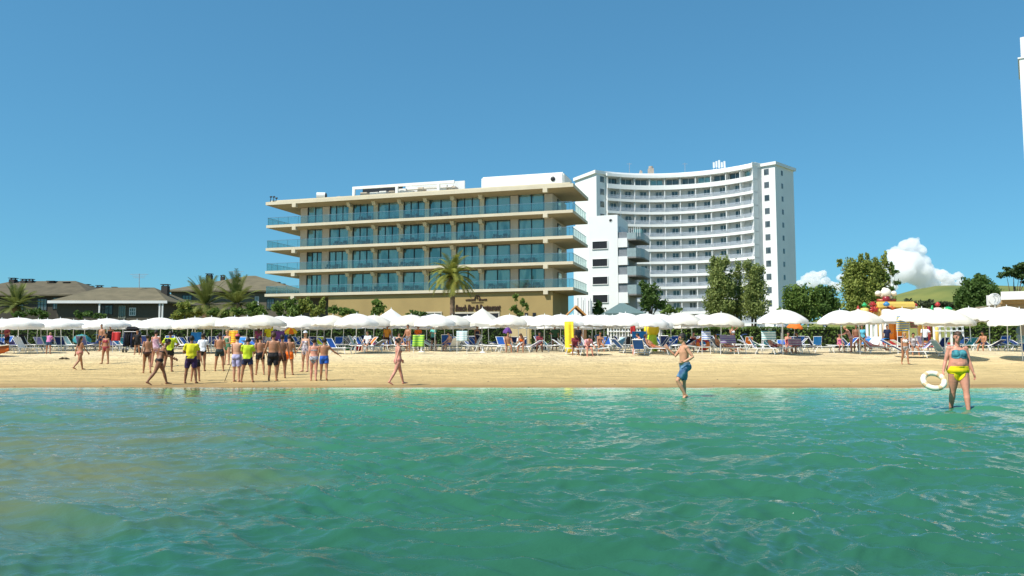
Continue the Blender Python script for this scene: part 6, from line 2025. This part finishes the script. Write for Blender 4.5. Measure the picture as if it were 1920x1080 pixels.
# the two in the water
person(1285, 631, 747, 97, "man in blue swim shorts wading out of the sea, one hand lifted before his face", "sunny", [("long_trunks", TRK)], ("dark", "short"), extra="glasses", water=.10, fat=.05, lean=2, legs=((34, 3, 62), (0, 2, 2)), arms=((-28, 22, 88, 34), (38, 10, 100, 10)), head=(6, 0), footpitch=(-30, 0), voxel=.0078)
person(1800, 629, 767, 172, "woman in an aqua bikini top and yellow briefs wading with a swim ring", "red", [("high_briefs", YBR), (BT, AQU)], ("brown", "short"), extra="face", water=.10, sex='f', fat=.34, legs=((13, 2, 6), (-11, 1, 8)), arms=((4, 12, 6, 0), (2, 18, 14, 0)), head=(10, -14), footpitch=(0, -10), voxel=.0078)
person(1697, 604, 661, 172, "woman in a white and black bikini standing before the rainbow flag", "tan", [(BR, flower("bw", (.7, .7, .7), (.05, .05, .06), 10)), (BT, cm("white_top", (.8, .8, .8)))], ("blond", "short"), Y=41.0, sex='f', **stroll(7, 3))
# people among the loungers
SIT = dict(legs=((82, 8, 78), (80, 8, 74)), arms=((30, 10, 30, 10), (30, 10, 30, 10)))
LOUNGING = dict(lean=-38, legs=((84, 6, 12), (82, 6, 18)), arms=((20, 14, 40, 10), (20, 14, 40, 10)), head=(25, 0))
def seated(px, py, Y, face, label, sk, wear, hair=("dark", "short"), seat=.36, H=1.7, **kw):
    person(px, py - 40, py, face, label, sk, wear, hair, Y=Y, H=H, seat=seat, voxel=.017, **kw)
seated(1100, 660, 45.5, 200, "person in a pink and white top hunched on a front lounger's foot end", "red", [(TEE, flower("pinkwhite", (.75, .5, .5), (.6, .10, .14), 7)), (TR, BKK)], lean=25, bend=25, **SIT)
seated(1078, 660, 46, 180, "tanned person in dark red sitting beside the hunched pink one", "brown", [(TEE, BRD), (TR, BKK)], sex='f', lean=10, bend=18, **SIT)
seated(1202, 660, 46, 70, "sunburnt man with red shorts sitting sideways on the front lounger", "red", [(TR, BRD)], lean=6, bend=14, fat=.2, **SIT)
seated(1222, 660, 46.4, 250, "round bellied sunburnt person lying back on the navy lounger", "tan", [(TR, cm("rust", (.4, .10, .04)))], ("brown", "short"), fat=.35, **LOUNGING)
seated(980, 656, 48.5, 160, "woman in an orange bikini sitting bent over on a lounger", "tan", [(BR, ORG), (BT, ORG)], ("brown", "long"), sex='f', lean=15, bend=28, **SIT)
seated(952, 656, 48.5, 190, "sunbather in yellow briefs sitting beneath the purple sunshade", "tan", [(BR, YBR)], ("dark", "short"), bend=12, **SIT)
seated(1012, 656, 49, 175, "person with red top sitting above the black rucksack", "tan", [(TEE, BRD), (TR, BKK)], sex='f', lean=8, bend=15, **SIT)
seated(1125, 655, 50, 185, "tanned sunbather in red briefs on a striped lounger", "tan", [(BR, BRD)], sex='f', fat=.12, lean=4, bend=10, **SIT)
seated(1352, 657, 47.5, 230, "bather in flowered briefs lying back at the grey front lounger", "tan", [(BR, FLO)], sex='f', **LOUNGING)
seated(1368, 656, 47.2, 210, "old sunbather with a patterned top slumped beside the purple towels", "red", [("suit", flower("mauve", (.45, .3, .38), (.2, .06, .1), 9))], ("grey", "short"), sex='f', fat=.2, **LOUNGING)
seated(1450, 659, 46.6, 250, "sunbather with bent knees lying under the teal striped towel", "red", [(TR, BRD)], **dict(LOUNGING, legs=((105, 8, 75), (98, 8, 60))))
seated(1478, 655, 48.5, 170, "red shouldered woman sitting beneath the small orange parasol", "red", [("suit", RBK)], ("dark", "bun"), sex='f', bend=14, **SIT)
seated(1497, 656, 47.4, 120, "person in a blue top sitting by the plum towel", "tan", [(TEE, DENIM), (TR, flower("plumprint", (.35, .2, .25), (.12, .05, .09), 8))], bend=14, **SIT)
seated(1634, 655, 47.5, 250, "woman in pink lying face up on the lilac lounger", "pink", [("suit", cm("rose", (.7, .3, .36)))], ("blond", "short"), sex='f', **dict(LOUNGING, lean=-60))
seated(1574, 652, 50, 180, "child in a bright pink swimsuit sitting left of the blue front lounger", "pink", [("suit", cm("bright_pink", (.75, .14, .36)))], sex='f', H=1.4, bend=10, **SIT)
seated(750, 650, 51, 200, "pale sunbather lying between loungers left of the green ring", "fair", [(TR, DENIM)], fat=.1, **LOUNGING)
seated(690, 655, 50, 160, "sunbather in white sitting low in front of the purple umbrella", "fair", [(TEE, WT), (TR, BKK)], ("brown", "short"), bend=10, **SIT)
seated(845, 650, 51, 120, "bare backed sunbather sitting beside the upright blue chair", "fair", [(TR, BLU)], bend=18, **SIT)
seated(1300, 652, 52, 190, "sunbather in red swimwear sitting behind the wading man's head", "red", [(BR, BRD), (BT, BRD)], sex='f', bend=10, **SIT)
seated(1845, 648, 51, 120, "person sitting at the foot of the hooded navy lounger", "tan", [(TR, NV)], bend=16, **SIT)
seated(1712, 651, 46, 170, "dark haired person sitting on the sand chair below the pink towel", "tan", [(TEE, flower("bwshirt", (.7, .66, .66), (.1, .07, .08), 7)), (TR, BKK)], bend=12, **SIT)
def standing(px, y0, Y, face, label, sk, wear, hair=("dark", "short"), **kw):
    person(px, y0, 656, face, label, sk, wear, hair, Y=Y, voxel=.017, H=kw.pop('H', 1.68), **kw)
standing(503, 606, 49, 200, "person in a plain yellow shirt standing among the loungers with raised arm", "tan", [(TEE, YEL), (TR, WT)], arms=((150, 10, 20, 0), (6, 10, 15, 0)))
standing(484, 615, 47, 30, "tanned woman in plum top standing between the lime shirt and yellow shirt", "tan", [(TEE, cm("plum_top", (.18, .03, .10))), (BR, BKK)], ("brown", "long"), sex='f', H=1.6, **stand())
standing(1374, 603, 49.5, 190, "slim woman standing with lifted arms beneath the broad parasol", "tan", [(BR, WT), (BT, WT)], sex='f', arms=((120, 20, 80, 20), (40, 15, 90, 20)), legs=((2, 4, 0), (-2, 4, 0)))
standing(1596, 612, 49, 60, "woman in a pale pink bikini bending over the blue lounger", "pink", [(BR, cm("pale_pink", (.75, .45, .42))), (BT, cm("pale_pink", (.75, .45, .42)))], ("blond", "bun"), sex='f', lean=18, bend=15, arms=((50, 10, 30, 0), (45, 10, 30, 0)))
standing(1606, 608, 50.5, 170, "man in red shorts standing behind the bending woman in pale pink", "brown", [(TR, BRD)], **stand())
standing(1618, 611, 51, 150, "woman in a turquoise shirt near the white posts", "tan", [(TEE, cm("turq", (.10, .42, .55))), (BR, NV)], sex='f', **stand())
standing(783, 607, 55, 180, "person in orange standing under the parasols left of the palm trunk", "tan", [(TEE, ORG), (TR, BKK)], **stand())
standing(813, 609, 53, 160, "person in a white sun hat and teal shirt behind the blue chair", "fair", [(TEE, cm("teal_shirt", (.10, .40, .36))), (TR, BKK), ("cap", WT)], sex='f', **stand())
standing(190, 612, 50, 170, "bare chested man standing behind the woman in the red bikini", "tan", [(TR, NV)], **stand())
standing(206, 614, 52, 200, "tanned person in dark swimwear behind the hanging red cloth", "tan", [("suit", BKK)], sex='f', **stand())
standing(12, 612, 52, 150, "person in maroon top standing by the leftmost blue lounger", "tan", [(TEE, BRD), (TR, BKK)], **stand())
standing(725, 610, 54, 190, "orange clad person under the left peaked parasol", "tan", [(TEE, cm("amber", (.7, .3, .04))), (TR, DKB)], **stand())
standing(765, 611, 50, 150, "shirtless man in grey trunks beside the left peaked parasol's pole", "tan", [(TR, cm("grey_trunk", (.2, .2, .22)))], **stand())
standing(895, 612, 54, 200, "woman in dark dress under the right peaked parasol", "tan", [("suit", NV)], sex='f', **stand())
standing(1040, 612, 53, 170, "person in dark green near the yellow air mattress", "tan", [(TEE, cm("bottle", (.03, .10, .05))), (TR, BKK)], **stand())
standing(1085, 611, 55, 200, "dark shirted man under the parasols right of the yellow air mattress", "brown", [(TEE, BKK), (TR, DKB)], **stand())
standing(1664, 618, 54, 190, "person in navy standing before the castle's orange panel", "tan", [(TEE, NV), (TR, BKK)], **stand())
standing(1735, 615, 52, 165, "person in white shirt near the castle's yellow columns", "tan", [(TEE, WT), (TR, NV)], **stand())

def dress(q, me):
    b, p, face, label, sk, wear, hair, extra, group, seat = q
    me.materials.clear(); me.materials.append(skin(sk))
    nv = len(me.vertices)
    co = np.zeros(nv * 3, np.float32); me.vertices.foreach_get('co', co); co = co.reshape(-1, 3).astype(float)
    no = np.array([tuple(n.vector) for n in me.vertex_normals]) if len(me.vertex_normals) else np.zeros_like(co)
    fv = [tuple(pl.vertices) for pl in me.polygons]
    ctr = np.array([co[list(f)].mean(0) for f in fv])
    nm, t = classify(b, ctr)
    o = link("person", me)
    s = b.s
    hc, hd, hf, hr = [np.array(v) for v in b.head]
    rel = ctr - hc
    up, fwd, sid = rel @ hd / s, rel @ hf / s, rel @ hr / s
    inhead = ((nm == 'head') | (nm == 'neck'))
    tor = nm == 'torso'; th = nm == 'thigh'; ua = nm == 'uarm'
    for kind, m in wear:
        if kind == TEE: shell("shirt", me, co, no, fv, (tor & (t > -.02) & (t < .515)) | (ua & (t < .62)), .020 * s, m, o)
        elif kind == TR: shell("swim_shorts", me, co, no, fv, (tor & (t < .075)) | (th & (t < .50)), .016 * s, m, o)
        elif kind == "long_trunks": shell("swim_shorts", me, co, no, fv, (tor & (t < .085)) | (th & (t < .80)), .020 * s, m, o)
        elif kind == BR: shell("bikini_bottom", me, co, no, fv, (tor & (t < .035)) | (th & (t < .06)), .007 * s, m, o)
        elif kind == "high_briefs": shell("bikini_bottom", me, co, no, fv, (tor & (t < .078)) | (th & (t < .10)), .008 * s, m, o)
        elif kind == BT:
            cup = np.zeros(len(ctr), bool)
            pq, dq = b.spine(.335)
            for e in (-1, 1):
                c0 = np.array(pq + Vector((1, 0, 0)) * (e * .068 * s) + b.fw(dq) * .095 * s)
                cup |= np.linalg.norm((ctr - c0) * np.array((1, 1, 1.12)), axis=1) < .092 * s * (1 + .6 * FATS.get(id(b), 0))
            band = tor & (t > .285) & (t < .322)
            shell("bikini_top", me, co, no, fv, (tor & cup) | band, .007 * s, m, o)
        elif kind == "strap": shell("bikini_top", me, co, no, fv, tor & (t > .315) & (t < .345), .005 * s, m, o)
        elif kind == "suit": shell("swimsuit", me, co, no, fv, (tor & (t < .40)) | (th & (t < .05)), .006 * s, m, o)
        elif kind == "cap":
            c = shell("cap", me, co, no, fv, inhead & (up > .045), .026 * s, m, o)
            B_ = MB()
            M4 = Matrix((tuple(hr), tuple(hf), tuple(hd))).transposed()
            B_.ball(Vector(hc + hf * .10 * s + hd * .05 * s), (.075 * s, .075 * s, .010 * s), 12, 6, M4)
            B_.build("cap_brim", m, c or o, True)
    hm = hairm(hair[0])
    cap = any(k == "cap" for k, _ in wear)
    mask = inhead & (((up > .062) & (fwd < .085)) | ((fwd < -.005) & (up > -.055)) | ((up > .02) & (fwd < (.0 if extra == 'face' else .045)) & (np.abs(sid) > .05)))
    hh = shell("hair", me, co, no, fv, mask, (.012 if cap else .017) * s, hm, o)
    M4 = Matrix((tuple(hr), tuple(hf), tuple(hd))).transposed()
    if hair[1] == "long":
        k = Vector(hc - hf * .085 * s)
        d = Vector((0, 0, -1))
        a = b.spine(.46); back = a[0] - b.fw(a[1]) * .10 * s
        a2 = b.spine(.32); back2 = a2[0] - b.fw(a2[1]) * .125 * s
        MB().tube([k + Vector(hd) * .05 * s, k - Vector(hd) * .03 * s, back, back2], [(.07 * s, .04 * s), (.078 * s, .045 * s), (.08 * s, .04 * s), (.035 * s, .02 * s)], 10, tuple(hr)).build("long_hair", hm, o, True)
    elif hair[1] == "bun":
        MB().ball(Vector(hc - hf * .10 * s + hd * .045 * s), (.05 * s, .05 * s, .048 * s), 12, 8, M4).build("hair_bun", hm, o, True)
    if extra in ("face", "glasses"):
        if extra == "face":
            for e in (-1, 1):
                MB().ball(Vector(hc + hf * .082 * s + hd * .012 * s + hr * e * .030 * s), (.012 * s, .008 * s, .007 * s), 8, 6, M4).build("eye", mat("eye_dark", (.03, .02, .015), .3), o, True)
                MB().ball(Vector(hc + hf * .084 * s + hd * .032 * s + hr * e * .030 * s), (.020 * s, .008 * s, .004 * s), 8, 6, M4).build("eyebrow", hm, o, True)
            MB().ball(Vector(hc + hf * .089 * s - hd * .052 * s), (.022 * s, .008 * s, .008 * s), 8, 6, M4).build("lips", mat("lips", (.42, .10, .09), .4), o, True)
        else:
            g = MB()
            for e in (-1, 1):
                g.ball(Vector(hc + hf * .088 * s + hd * .012 * s + hr * e * .032 * s), (.026 * s, .010 * s, .018 * s), 10, 6, M4)
                g.tube([Vector(hc + hf * .085 * s + hd * .016 * s + hr * e * .06 * s), Vector(hc + hd * .012 * s + hr * e * .086 * s)], .004 * s, 5)
            g.build("sunglasses", mat("dark_lens", (.01, .01, .012), .1), o, True)
    o.rotation_euler = (0, 0, R(face))
    zoff = b.dz
    if seat:
        zoff = -(.93 - .115) * s       # sit: the underside of the pelvis on the seat
    o.location = (p.x, p.y, p.z + zoff)
    tag(o, label, "person", group)
    if extra == "stick":
        wr, ev, hn = b.hands[0]
        Mz = Matrix.Rotation(R(face), 4, 'Z')
        top = Mz @ (wr + ev * .07) + Vector((p.x, p.y, p.z + zoff))
        st = MB().tube([(0, 0, 0), (-.28, -.10, p.z - top.z)], .013, 6).build("walking_stick", mat("dark_stick", (.05, .03, .02), .6))
        st.location = top
        tag(st, "thin dark stick held by the man in long lilac shorts", "stick")
    if extra == "face":
        wr, ev, hn = b.hands[1]
        Mz = Matrix.Rotation(R(face), 4, 'Z')
        h = Mz @ (wr + ev * .095) + Vector((p.x, p.y, p.z + zoff))
        rf = ring_float("swim_ring", "white and cream swim ring carried by the wading woman", 0, 0, 0, .205, .058, "cream", "sand_beige", (R(48), R(-16), 0), loc=h + Vector((-.21, -.03, -.105)), seg=9)
CL["sand_beige"] = (.66, .46, .26); CL["cream"] = (.80, .74, .60)
def build_people():
    temps = [remesh(q[0].mb, q[0].voxel, 2) for q in QUEUE]
    mes = harvest(temps)
    for q, me in zip(QUEUE, mes):
        me.name = "person"
        dress(q, me)
build_people()

# prototypes carry the label of the first copy; nothing may keep the working label
for o in COL.objects:
    if o.get('label') == 'proto': print("UNLABELLED", o.name)
